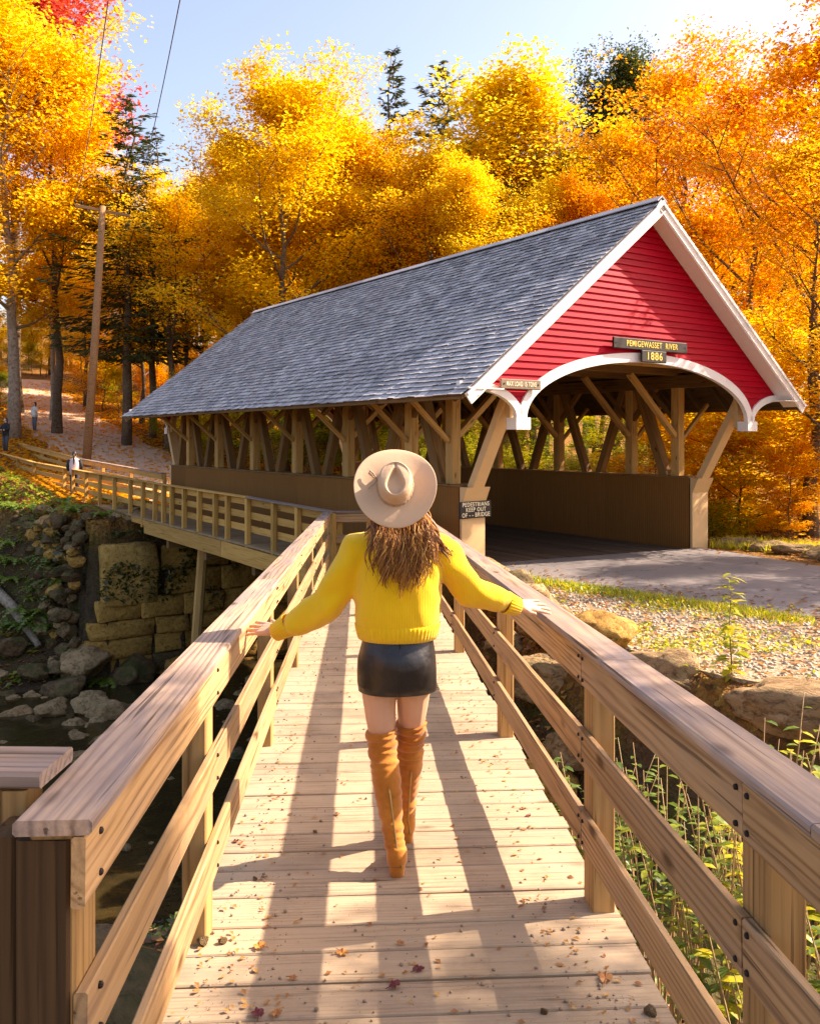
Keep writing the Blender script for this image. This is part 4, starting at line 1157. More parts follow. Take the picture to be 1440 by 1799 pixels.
# near abutment under the portal
nb_ = thing('near_abutment', 'stone abutment under the near portal beside the ramp', 'stone wall', br(-1, .6, BED), BRZ)
z = BED - .2
while z < -.5:
    h = rb.choice([.55, .62, .7]); x = -.9 + rb.uniform(-.2, .2)
    while x < 7.0:
        i = rb.randrange(6); w = 1.0 + .22 * i; hh = .58 + .04 * (i % 3)
        link('stone', BL[i], M['block'], nb_, Mw=Matrix.Translation(br(x + w / 2, .75 + rb.uniform(-.06, .06), z + h / 2)) @ Matrix.Rotation(BRZ, 4, 'Z') @ Matrix.Diagonal((.97, 1, h / hh * .97, 1)))
        x += w
    z += h
# fieldstone wing wall left of the abutment (stones are its parts)
fw = thing('fieldstone_wall', 'mossy dry fieldstone wing wall left of the concrete panel', 'stone wall', px(170, 1000, 25))
rw = random.Random(12)
def on_bank(u, v):
    """first hit of a pixel ray with the terrain"""
    D = 12.0; last = D
    while D < 70:
        p = px(u, v, D)
        if p.z < hz(p.x, p.y): break
        last = D; D += .12
    p = px(u, v, last); return Vector((p.x, p.y, hz(p.x, p.y)))
for i in range(120):
    L = 13.3 + 5.6 * rw.random(); q = br(-3.9, L, 0); zl = hz(q.x, q.y); z = rw.uniform(zl - .1, -.12)
    p = br(-3.22 - .42 * (1 - (z - zl) / max(.3, -zl)) + rw.uniform(-.25, .12), L, z)
    rock('stone', None, p, rw.uniform(.30, .70), rw.choice(['rock', 'rockdark', 'rockdark', 'block']), parent=fw, sq=(1, 1, rw.uniform(.75, 1.0)))
for i in range(170):
    v = rw.uniform(890, 1110); u = rw.uniform(70, 250)
    p = on_bank(u, v)
    if p.y > 40: continue
    rock('stone', None, p + Vector((0, 0, .05)), rw.uniform(.26, .62), rw.choice(['rock', 'rockdark', 'rockdark']), parent=fw, sq=(1, 1, rw.uniform(.8, 1.1)))
# boulders of the river bed
BIG = [(150, 1175, 2.3, 'rock', 'large upright boulder at the foot of the bank left of the abutment'), (115, 1215, 1.7, 'rockdark', 'angular dark boulder beside the upright one'),
 (165, 1245, 1.5, 'rock', 'pale round boulder with a dark hollow in the river bed'), (200, 1262, 1.6, 'rock', 'long slanting slab at the water edge'),
 (88, 1250, 1.0, 'rock', 'oval pale stone left of the hollow boulder'), (25, 1262, 1.2, 'rock', 'wedge-shaped pale stone near the left picture edge'),
 (100, 1165, .9, 'rock', 'round brown stone left of the upright boulder'), (60, 1180, 1.1, 'rockdark', 'dark stone below the fallen log'), (20, 1130, 1.2, 'rockdark', 'dark mossy boulder at the left edge under the bank'),
 (130, 1278, .8, 'rock', 'flat pale stone at the black water'), (105, 1235, .7, 'rock', 'small stone between the two pale boulders'),
 (230, 1195, 2.0, 'rockdark', 'big dark rock against the abutment corner'), (300, 1180, 1.6, 'block', 'brown rock at the foot of the abutment wall'), (395, 1250, 1.1, 'rock', 'flat pale boulder seen between the left rail boards'),
 (425, 1225, .9, 'rock', 'rounded stone behind the left railing near the hand'), (140, 1335, .9, 'rock', 'pale boulder standing in the dark water'), (415, 1330, .8, 'rockdark', 'wet stone behind the lower rail board')]
for u, v, s, mt, lab in BIG:
    s *= .78; p = on_bank(u, v + 8); rock('boulder', lab, p + Z * (s * .16), s, mt, 'boulder', sq=(1, 1, .9))
for i in range(110):
    u = rw.uniform(-30, 300) if i < 75 else rw.uniform(300, 470); v = rw.uniform(1150, 1330)
    p = on_bank(u, v); rock('river_stone', 'rounded grey-brown stone lying in the river bed', p + Z * .04, rw.uniform(.2, .6), rw.choice(['rock', 'rock', 'rockdark']), 'stone', 'loose stones in the river bed')
V = []; F_ = []; nv = 0
def add_inst(me, Mx):
    global nv
    me.calc_loop_triangles(); a = np.zeros(len(me.vertices) * 3); me.vertices.foreach_get('co', a); a = a.reshape(-1, 3)
    t = np.zeros(len(me.loop_triangles) * 3, np.int32); me.loop_triangles.foreach_get('vertices', t)
    m = np.array(Mx); V.append(a @ m[:3, :3].T + m[:3, 3]); F_.append(t.reshape(-1, 3) + nv); nv += len(a)
for i in range(1500):
    tau = rw.uniform(-16, 6); L = rw.uniform(1.3, 13.1); p = br(tau, L, 0); s = rw.uniform(.10, .34)
    add_inst(RSMALL[i % 5], Matrix.Translation((p.x, p.y, hz(p.x, p.y) + .02)) @ Matrix.Rotation(rw.uniform(0, 6), 4, 'Z') @ Matrix.Scale(s, 4))
o = link('river_cobbles', np_mesh('river_cobbles', np.concatenate(V), np.concatenate(F_)), M['rock']); tag(o, kind='stuff')
# near bank rocks, right of the ramp (edge of the gravel) and under the left rail
EDGE = [(1.30, 14.3, .9), (1.36, 13.2, 1.1), (1.62, 12.1, 1.0), (1.75, 11.0, .8), (2.1, 9.9, .9), (1.55, 10.4, 1.0), (1.35, 9.2, .9), (1.55, 8.2, 1.0), (1.75, 9.2, .8), (1.3, 11.7, .8), (1.2, 7.4, .9), (1.15, 6.6, .8)]
EL = ['at the ramp end', 'by the right rail', 'under the gravel edge', 'behind the lit hand', 'below the gravel by the cap board', 'low beside the ramp', 'next to the post', 'in the ditch', 'wedged in the bank', 'near the top post', 'half buried in the ditch', 'under the second post']
for (x, y, s), e in zip(EDGE, EL):
    rock('bank_rock', 'rough brown retaining rock %s' % e, (x, y, hz(x, y) + s * .12), s, rw.choice(['rock', 'block', 'rock']), 'rock', sq=(1, 1, .75))
rock('flat_slab', 'long low slab edging the gravel behind the right cap board', (2.62, 9.15, -.12), 1.5, 'rock', 'boulder', sq=(1.0, .55, .5), rot=-.9)
rock('flat_slab', 'long flat-topped slab edging the gravel at the right picture edge', (3.75, 7.78, -.16), 1.9, 'rock', 'boulder', sq=(1.0, .5, .45), rot=-.75)
rock('flat_slab', 'slab at the gravel edge beyond the right picture edge', (5.6, 6.8, -.16), 1.8, 'rock', 'boulder', sq=(1.0, .5, .45), rot=-.5)
rock('boulder', 'dark speckled boulder below the left railing near the viewer', (-1.75, 5.3, -1.35), 1.9, 'rockdark', 'boulder', sq=(1.1, .9, .8))
rock('boulder', 'mossy boulder under the nearest left rail boards', (-1.25, 3.6, -1.4), 1.2, 'rockdark', 'boulder', sq=(1, 1, .7))
for i in range(70):
    y = rw.uniform(3, 13.5); s = rw.uniform(.2, .5); x = rw.choice([rr_(y) + rw.uniform(.25, 1.0), rl(y) - rw.uniform(.3, 2.2)])
    rock('bank_stone', 'small rough stone on the bank beside the footbridge', (x, y, hz(x, y) + .03), s, rw.choice(['rock', 'rockdark', 'block']), 'stone', 'loose stones on the near bank')
# stone edging across the road
for i, lab in enumerate(['nearest to the portal', 'second from the portal', 'with a pale top', 'lying flat at the right edge', 'just beyond the right edge']):
    p = px(1300 + i * 48, 966 + i * 5, 18.7 - i * .55)
    rock('edging_stone', 'low grey edging stone behind the grass verge, %s' % lab, (p.x, p.y, .06), 1.0, 'rock', 'stone', sq=(1, .55, .45), rot=-.3)

# fallen log and branches on the bank
p0, p1 = on_bank(-20, 1040), on_bank(68, 1145)
mb = MB(); mb.tube([p0 + Z * .35, (p0 + p1) / 2 + Z * .45, p1 + Z * .2], [.17, .15, .09], 9); o = mb.build('fallen_log', M['palebark'], None, True); tag(o, 'weathered fallen log leaning down the bank at the left edge', 'log')
# ------------------------------------------------------------------ the woman
wman = thing('person', 'woman in yellow sweater, black skirt, tan hat and over-knee boots walking away on the footbridge', 'person', (-.055, 3.9, rz_(3.9)))
def PV(*a): return Vector(a)
skin = NT('skin'); skin.pbr(skin.mix(skin.noise(skin.coord(), 9, 4), (.60, .33, .20), (.72, .43, .28)), .5, None, **{'Subsurface Weight': .12, 'Subsurface Radius': (.02, .008, .004), 'Specular IOR Level': .35}); skin = skin.m
def knit():
    t = NT('yellow_knit'); p = t.coord(); s = t.n('SeparateXYZ'); t.t.links.new(p, s.inputs[0])
    w1 = t.math('SINE', t.math('MULTIPLY', s.outputs[0], 900.0)); w2 = t.math('SINE', t.math('ADD', t.math('MULTIPLY', s.outputs[2], 1500.0), t.math('MULTIPLY', w1, 1.2)))
    h = t.math('ADD', t.math('MULTIPLY', w1, .5), t.math('MULTIPLY', w2, .5))
    n = t.noise(p, 7, 5, .6)
    c = t.mix(n, (.84, .47, .006), (.90, .57, .014))
    c = t.mix(t.math('MULTIPLY', t.math('ADD', h, 1.0), .07), c, (.66, .32, .004))
    t.pbr(c, .85, t.bump(t.math('ADD', h, t.math('MULTIPLY', t.noise(p, 240, 3), 1.4)), .38, .003), **{'Sheen Weight': .25, 'Sheen Roughness': .5, 'Specular IOR Level': .2}); return t.m
KNIT = knit()
leather = NT('black_leather'); leather.pbr((.012, .010, .0095), leather.ramp(leather.noise(leather.coord(), 22, 4), [(.3, (.30,) * 3), (.7, (.46,) * 3)]), leather.bump(leather.noise(leather.coord(), 10, 4), .5, .012), **{'Specular IOR Level': .55}); leather = leather.m
def suede_():
    t = NT('tan_suede'); p = t.coord(); n = t.noise(p, 8, 5, .6)
    c = t.mix(t.ramp(n, [(.35, (0, 0, 0)), (.65, (1, 1, 1))]), (.36, .112, .012), (.54, .205, .030))
    t.pbr(c, .9, t.bump(t.noise(p, 42, 5), .35, .006), **{'Sheen Weight': .35, 'Specular IOR Level': .15}); return t.m
SUEDE = suede_()
FELT = plain('tan_felt', (.58, .395, .25), .9, .06, 10, .25, spec=.15)
def hairmat():
    t = NT('brown_hair'); c = t.ramp(t.island(), [(0, (.09, .030, .008)), (.45, (.22, .08, .016)), (.8, (.42, .18, .035)), (1, (.66, .36, .10))])
    t.pbr(c, .45, None, **{'Specular IOR Level': .3}); return t.m
HAIR = hairmat()
ZIP = plain('brass_zip', (.55, .40, .18), .35, .1, 60, .2, 1.0)

# body: one continuous surface
B = MB()
hipL, kneeL, ankL = PV(-.088, .0, .86), PV(-.066, .0, .50), PV(-.008, -.135, .115)
hipR, kneeR, ankR = PV(.075, .0, .86), PV(.058, .10, .51), PV(.034, .205, .105)
B.rings([(.78, 0, 0, .10, .08), (.84, 0, 0, .155, .11), (.95, 0, 0, .15, .10), (1.06, 0, 0, .118, .085), (1.2, 0, 0, .13, .09), (1.33, 0, 0, .145, .09), (1.39, 0, 0, .12, .075), (1.43, 0, 0, .06, .055)], 20)
for h, k, a in ((hipL, kneeL, ankL), (hipR, kneeR, ankR)):
    pts = [h + Z * .02, h.lerp(k, .3), h.lerp(k, .65), k + Z * .02, k.lerp(a, .25), k.lerp(a, .6), a]
    B.tube(pts, [.084, .078, .066, .052, .050, .042, .032], 14)
    B.ball(a + PV(0, .06, -.06), (.036, .10, .035))
shL, elL, wrL = PV(-.175, 0, 1.375), PV(-.305, .02, 1.135), PV(-.548, .13, .985)
shR, elR, wrR = PV(.185, 0, 1.375), PV(.325, .09, 1.185), PV(.545, .20, 1.085)
for s_, e_, w_ in ((shL, elL, wrL), (shR, elR, wrR)):
    B.tube([s_, s_.lerp(e_, .5), e_, e_.lerp(w_, .4), w_], [.052, .046, .038, .034, .024], 12)
B.tube([PV(0, 0, 1.38), PV(0, -.005, 1.46), PV(0, -.025, 1.54)], [.062, .05, .05], 14)
HA = Vector((.02, -.90, .43)).normalized()                       # hat axis: the head is thrown back
HC = PV(-.008, -.125, 1.648)
hc = HC - HA * .055; Rq = HA.to_track_quat('Z', 'X').to_matrix().to_4x4()
fwd = Vector((0, .43, .90)).normalized()                          # where the face looks
B.ball(hc - HA * .01, (.072, .092, .105), None, 18, 12) if False else B.ball(hc - HA * .015, (.075, .088, .10), Matrix.Rotation(R(-40), 4, 'X'), 18, 12)
B.ball(hc - HA * .07 + fwd * .035, (.052, .05, .05), None, 12, 8)                      # jaw
B.tube([hc + fwd * .082 - HA * .0, hc + fwd * .108 - HA * .03], [.011, .015], 8)          # nose
for s_ in (-1, 1): B.ball(hc + PV(s_ * .074, 0, 0) - HA * .02, (.010, .022, .03), None, 8, 6)
B.tube([hc + fwd * .075 - HA * .065 + PV(-.022, 0, 0), hc + fwd * .083 - HA * .065, hc + fwd * .075 - HA * .065 + PV(.022, 0, 0)], [.007, .010, .007], 8)
def hand(w, d, side, up, bend=.10):
    d = d.normalized(); sd = (side - d * side.dot(d)).normalized(); n = d.cross(sd).normalized()
    if n.z < 0: n = -n
    # palm
    for k in np.linspace(-1, 1, 4):
        B.tube([w - d * .015, w + d * .04 + sd * k * .022, w + d * .092 + sd * k * .034], [.019, .0155, .0125], 8, True)
    for i, (ln, r, sp) in enumerate(((.080, .0100, -.20), (.092, .0102, -.06), (.085, .0100, .09), (.066, .0090, .26))):
        k = (i - 1.5) / 1.5; p = w + d * .086 + sd * k * .035; dd = (d + sd * sp * .8).normalized()
        p1 = p + dd * ln * .42 - n * bend * .01; p2 = p1 + (dd - n * bend).normalized() * ln * .32; p3 = p2 + (dd - n * bend * 2).normalized() * ln * .26
        B.tube([p, p1, p2, p3], [r, r * .96, r * .88, r * .7], 8)
    t0 = w + d * .025 - sd * .024; t1 = t0 + (d * .6 - sd * .75).normalized() * .038; t2 = t1 + (d * .9 - sd * .35).normalized() * .032
    B.tube([t0, t1, t2], [.013, .0105, .008], 8)
hand(wrL, PV(-.86, .50, -.03), PV(-.25, -.85, -.42), Z)
hand(wrR, PV(.93, .38, -.10), PV(-.25, .8, .42), Z)
body = link('body', remesh(B, 'body', .0048, 3), skin, wman, Ml=Matrix.Identity(4))

# sweater
Sx = MB()
Sx.rings([(1.02, 0, -.005, .172, .123), (1.055, 0, -.005, .184, .136), (1.11, 0, -.006, .190, .142), (1.20, .002, -.008, .190, .140), (1.29, .004, -.006, .190, .130), (1.355, .004, -.002, .186, .112), (1.405, .003, 0, .15, .092), (1.44, .002, -.002, .105, .078), (1.475, 0, -.008, .072, .066)], 40, e=2.3)
for s_, e_, w_, sg in ((shL, elL, wrL, -1), (shR, elR, wrR, 1)):
    d0 = (e_ - s_).normalized(); d1 = (w_ - e_).normalized()
    Sx.tube([s_ - PV(sg * .08, 0, -.0), s_ + PV(sg * .0, 0, -.012), s_.lerp(e_, .35) - Z * .012, s_.lerp(e_, .7) - Z * .014, e_ - Z * .012, e_.lerp(w_, .3) - Z * .012, e_.lerp(w_, .58) - Z * .010, e_.lerp(w_, .78) - Z * .004],
            [.080, .083, .080, .075, .074, .071, .064, .047], 18)
for k in range(90):      # soft folds
    pass
me = remesh(Sx, 'sweater', .010, 7)
sw_ = link('sweater', me, KNIT, wman, Ml=Matrix.Identity(4))
for v in me.vertices:
    c = v.co
    n_ = mnoise.noise(Vector((c.x * 9, c.y * 9, c.z * 5))) * .5 + mnoise.noise(Vector((c.x * 22 + c.z * 8, c.y * 20, c.z * 13))) * .28
    v.co = c + v.normal * (.012 * n_ + .007 * math.sin(c.z * 46 + c.x * 26 * (1 if c.x > 0 else -1) + 3 * mnoise.noise(c * 6)) * min(1, max(0, (abs(c.x) - .13) * 7)))
def ribbed(name, rings_, nr, amp, mat, frame=None, parent=None, n=None):
    n = n or nr * 4; mb = MB()
    def fn(i, a, x, y, z):
        k = 1 + amp * (abs(math.sin(a * nr / 2)) - .5); return x * k, y * k, z
    mb.rings(rings_, n, False, 2.2, fn)
    return mb.build(name, mat, parent or wman, True, Ml=frame or Matrix.Identity(4))
ribbed('hem_ribbing', [(.978, 0, -.004, .160, .116), (.984, 0, -.004, .172, .126), (1.004, 0, -.004, .178, .132), (1.03, 0, -.004, .184, .137), (1.047, 0, -.004, .186, .137), (1.053, 0, -.004, .178, .128)], 62, .022, KNIT)
for e_, w_ in ((elL, wrL), (elR, wrR)):
    d = (w_ - e_).normalized(); q = d.to_track_quat('Z', 'Y').to_matrix().to_4x4(); a = e_.lerp(w_, .745) - Z * .006; l = (w_ - e_).length * .29
    fr = Matrix.Translation(a) @ q
    ribbed('cuff', [(0, 0, 0, .050, .050), (.006, 0, 0, .053, .053), (l * .5, 0, 0, .047, .047), (l * .92, 0, 0, .043, .043), (l, 0, 0, .040, .040), (l + .002, 0, 0, .030, .030)], 24, .05, KNIT, fr)
# collar
ribbed('collar', [(1.45, 0, -.006, .078, .072), (1.49, 0, -.008, .071, .066), (1.505, 0, -.009, .066, .062)], 34, .03, KNIT)

# skirt
Sk = MB()
def skf(i, a, x, y, z):
    w = .004 * math.sin(a * 3 + z * 20) * (1.0 - abs(z - .86) * 3)
    return x + w * math.cos(a), y + w * math.sin(a) - (.010 * math.exp(-((z - .875) / .06) ** 2) * max(0, -math.sin(a))), z
rsk = [(.752, -.002, .003, .164, .124), (.755, -.002, .003, .171, .130), (.79, -.002, 0, .173, .131), (.84, 0, -.004, .174, .133), (.89, 0, -.006, .172, .131), (.93, 0, -.004, .164, .122), (.97, 0, 0, .156, .112), (1.03, 0, 0, .146, .10)]
Sk.rings(rsk, 64, False, 2.1, skf); Sk.rings([(.754, -.002, .003, .160, .12), (.80, -.002, 0, .165, .124)], 48, False, 2.1)
sk = Sk.build('skirt', leather, wman, True, Ml=Matrix.Identity(4))
mb = MB(); mb.tube([PV(.012, -.139, .99 - .23 + .0), PV(.012, -.1405, .82), PV(.012, -.1455, .875), PV(.012, -.131, .93), PV(.012, -.112, .99)], [.0022] * 5, 6); mb.build('back_seam', leather, wman, True, Ml=Matrix.Identity(4))

# boots
def boot(h, k, a, heel, label):
    top = k.lerp(h, .20); pts = []; rad = []; rg = random.Random(int(h.x * 1000))
    path = [top + Z * .006, k.lerp(h, .12), k + Z * .0, k.lerp(a, .10), k.lerp(a, .22), k.lerp(a, .38), k.lerp(a, .55), k.lerp(a, .72), k.lerp(a, .88), a]
    rr0 = [.067, .067, .064, .061, .062, .062, .056, .049, .044, .043]
    P = np.array([list(p) for p in path]); tt = np.linspace(0, 9, 64)
    for t in tt:
        p = Vector([np.interp(t, range(10), P[:, q]) for q in range(3)]); r = np.interp(t, range(10), rr0)
        amp = .0058 if t < 4.0 else (.0046 if t > 6.8 else .002)
        r += amp * math.sin(t * 9.5 + 1.3 * math.sin(t * 3.1)) + amp * .5 * mnoise.noise(Vector((t * 4, h.x * 10, 0)))
        pts.append(p + PV(.003 * mnoise.noise(Vector((t * 2, 3, h.x))), 0, 0)); rad.append(r)
    mb = MB(); mb.tube(pts, rad, 26, True, up=(1, 0, 0))
    f = Vector((heel.x, heel.y, heel.z))
    # foot: rounded heel counter, instep and toe
    mb.tube([f + PV(0, .035, .115), f + PV(0, .028, .085), f + PV(0, .03, .055)], [.044, .045, .043], 18)
    mb.tube([f + PV(0, .01, .082), f + PV(0, .06, .085), f + PV(0, .12, .062), f + PV(0, .18, .035), f + PV(0, .23, .024), f + PV(0, .255, .020)], [(.030, .030), (.038, .040), (.040, .036), (.042, .026), (.034, .018), (.014, .010)], 18)
    me = remesh(mb, 'boot', .0055, 3)
    o = link('boot', me, SUEDE, wman, Ml=Matrix.Identity(4))
    hb = MB(); hb.rings([(0, f.x, f.y + .032, .030, .030), (.004, f.x, f.y + .032, .032, .032), (.03, f.x, f.y + .032, .033, .033), (.062, f.x, f.y + .033, .038, .037)], 20, True, 2.8, lambda i, a_, x, y, z: (x, y, z + f.z))
    hb.build('heel', SUEDE, o, True, Ml=Matrix.Identity(4))
    # zip up the back of the calf
    zp = []
    for t in np.linspace(4.9, 8.8, 24):
        p = Vector([np.interp(t, range(10), P[:, q]) for q in range(3)]); r = np.interp(t, range(10), rr0)
        zp.append(p + PV(.012, -r - .0015, 0))
    zp.append(f + PV(.02, -.010, .05))
    zb = MB(); zb.tube(zp, [.0034] * len(zp), 6); zb.build('zip', ZIP, o, True, Ml=Matrix.Identity(4))
    zs = MB(); zs.box(zp[0] + PV(0, -.003, -.008), (.007, .004, .02)); zs.build('zip_pull', ZIP, o, Ml=Matrix.Identity(4))
    return o
dz = rz_(3.76) - rz_(3.9)
boot(hipL, kneeL, ankL, PV(.0, -.175, dz + .001), 'l')
boot(hipR, kneeR, ankR, PV(.036, .17, rz_(4.1) - rz_(3.9) + .001), 'r')

# hat
def hat():
    X = Vector((1, 0, 0)); X = (X - HA * X.dot(HA)).normalized(); Y = HA.cross(X)          # Y: up in the picture
    F = Matrix(((X.x, Y.x, HA.x, HC.x), (X.y, Y.y, HA.y, HC.y), (X.z, Y.z, HA.z, HC.z), (0, 0, 0, 1)))
    n = 72; mb = MB(); rows = []
    br_ = .176
    def row(fn): rows.append([fn(k * 2 * math.pi / n) for k in range(n)])
    def brim(q, off):
        def f(a):
            r = .080 + (br_ - .080) * q
            z = .004 + .022 * q ** 2 * (math.cos(2 * a) * .9) + .006 * q * q + off + .003 * q * math.sin(3 * a + 1)
            return Vector((r * math.cos(a) * (1.0 if q < .5 else 1.0), r * math.sin(a) * 1.03, z))
        return f
    row(brim(.02, -.004)); row(brim(.5, -.004)); row(brim(.96, -.004)); row(brim(1.0, -.002)); row(brim(1.0, .0015)); row(brim(.96, .003)); row(brim(.75, .003)); row(brim(.5, .003)); row(brim(.25, .003)); row(brim(.06, .004))
    def crown(r, z): return lambda a: Vector((r * math.cos(a) * .93, r * math.sin(a) * 1.10, z))
    for r, z in ((.0795, .012), (.079, .030), (.0785, .050), (.0770, .070), (.0745, .086), (.0705, .097), (.066, .103)): row(crown(r, z))
    def top(q):
        def f(a):
            r = .066 * q; x, y = r * math.cos(a) * .93, r * math.sin(a) * 1.10
            # teardrop crease: round at the back of the head, pointed towards the brow
            yy = (y + .012) / .060; half = .031 * math.sqrt(max(0, 1 - yy * yy)) * (1 - .55 * max(-.3, yy)) if abs(yy) < 1 else 0
            d = half - abs(x)
            s = min(1, max(0, (d + .007) / .018)); s = s * s * (3 - 2 * s)
            return Vector((x, y, .104 - .030 * s + .004 * math.sin(math.pi * q) - .006 * max(0, y) / .07))
        return f
    for q in (.97, .93, .88, .83, .78, .72, .66, .60, .54, .48, .42, .36, .30, .24, .18, .12, .06): row(top(q))
    vs = [p for r_ in rows for p in r_]; m = len(rows); fs = []
    for i in range(m - 1):
        for k in range(n):
            a = i * n + k; b = i * n + (k + 1) % n; fs.append((a, b, b + n, a + n))
    fs.append(tuple(range((m - 1) * n, m * n)))
    mb.add(vs, fs)
    o = mb.build('hat', FELT, None, True, Mw=wman.matrix_basis @ F); tag(o, 'wide-brimmed tan felt hat with teardrop crown on the head of the woman in yellow', 'hat')
    bd = MB(); ring = [Vector((.0815 * math.cos(a) * .935, .0815 * math.sin(a) * 1.10, .012 + .002 * math.sin(a * 24))) for a in np.linspace(0, 2 * math.pi, 97)]
    bd.tube(ring, [.0042 + .0008 * math.sin(i * 1.6) for i in range(97)], 6); 
    ring = [Vector((.0800 * math.cos(a) * .94, .0800 * math.sin(a) * 1.10, .021)) for a in np.linspace(0, 2 * math.pi, 97)]
    bd.tube(ring, .003, 6)
    BRAID = plain('braided_hat_cord', (.42, .28, .17), .8, .3, 80, .5)
    bd.build('hat_band', BRAID, o, True, Ml=Matrix.Identity(4))
    bw = MB(); c = Vector((-.078, .028, .018))
    bw.tube([c, c + Vector((-.016, .024, .010)), c + Vector((-.030, .036, .012)), c + Vector((-.034, .024, .010)), c + Vector((-.010, .004, .006))], [.003, .0042, .0045, .004, .003], 6)
    bw.tube([c, c + Vector((-.012, -.022, .006)), c + Vector((-.035, -.045, .006))], [.003, .003, .002], 6)
    bw.build('cord_bow', BRAID, o, True, Ml=Matrix.Identity(4))
hat()

# hair
def hair():
    rg = random.Random(4); mb = MB()
    def lock(x0, x1, z1, r, y0=None, y1=-.165, nwv=1.7, amp=.016, n=18, ph=None):
        ph = rg.uniform(0, 6.28) if ph is None else ph; z0 = 1.54 + rg.uniform(-.02, .03); y0 = -.085 + rg.uniform(-.03, .02) if y0 is None else y0
        pts = []; rad = []
        for i in range(n + 1):
            t = i / n
            x = x0 + (x1 - x0) * t + amp * t * math.sin(ph + t * nwv * 6.28); y = y0 + (y1 - y0) * min(1, t * 1.7) + amp * .55 * t * math.cos(ph + t * nwv * 6.28)
            z = z0 + (z1 - z0) * t
            pts.append((x, y, z)); rad.append((r * (.8 + .6 * math.sin(math.pi * min(1, t * 1.15 + .12))) * (1 - .82 * t ** 3), r * .45 * (1 - .7 * t ** 3)))
        mb.tube(pts, rad, 6, True)
    for c in range(24):
        u = -1 + 2 * (c + rg.random()) / 24; xc = u * .095; xe = .035 + u * .110 + rg.gauss(0, .010); ze = 1.205 + .11 * abs(u) ** 1.5 + rg.uniform(-.035, .05); p_ = rg.uniform(0, 6.28); a_ = rg.uniform(.016, .028); yy = -.148 - rg.uniform(0, .03); nw = rg.uniform(1.2, 1.9)
        for k in range(8):
            lock(xc + rg.gauss(0, .008), xe + rg.gauss(0, .007), ze + rg.uniform(-.015, .06), rg.uniform(.0035, .0075), y1=yy + rg.gauss(0, .006), amp=a_, nwv=nw, ph=p_ + rg.gauss(0, .25))
    for x1, z1 in ((-.135, 1.30), (-.115, 1.275), (-.072, 1.265), (-.128, 1.33), (-.06, 1.29)): lock(-.085, x1, z1, .008, y1=-.155, amp=.015)
    for i in range(26): lock(rg.uniform(.05, .10), rg.uniform(.15, .235), rg.uniform(1.30, 1.42), rg.uniform(.006, .011), y1=rg.uniform(-.10, -.04), amp=.012)
    for i in range(14): lock(-.095, rg.uniform(-.135, -.10), rg.uniform(1.38, 1.46), .009, y1=-.08, amp=.01)
    for i in range(320):
        u = rg.uniform(-1, 1.3); lock(u * .095, .035 + u * .12 + rg.gauss(0, .02), 1.20 + rg.uniform(-.04, .16) + .08 * abs(u), .0014, y1=-.172 - rg.uniform(0, .02), amp=rg.uniform(.012, .026), n=14)
    mb.build('hair', HAIR, wman, True, Ml=Matrix.Identity(4))
hair()

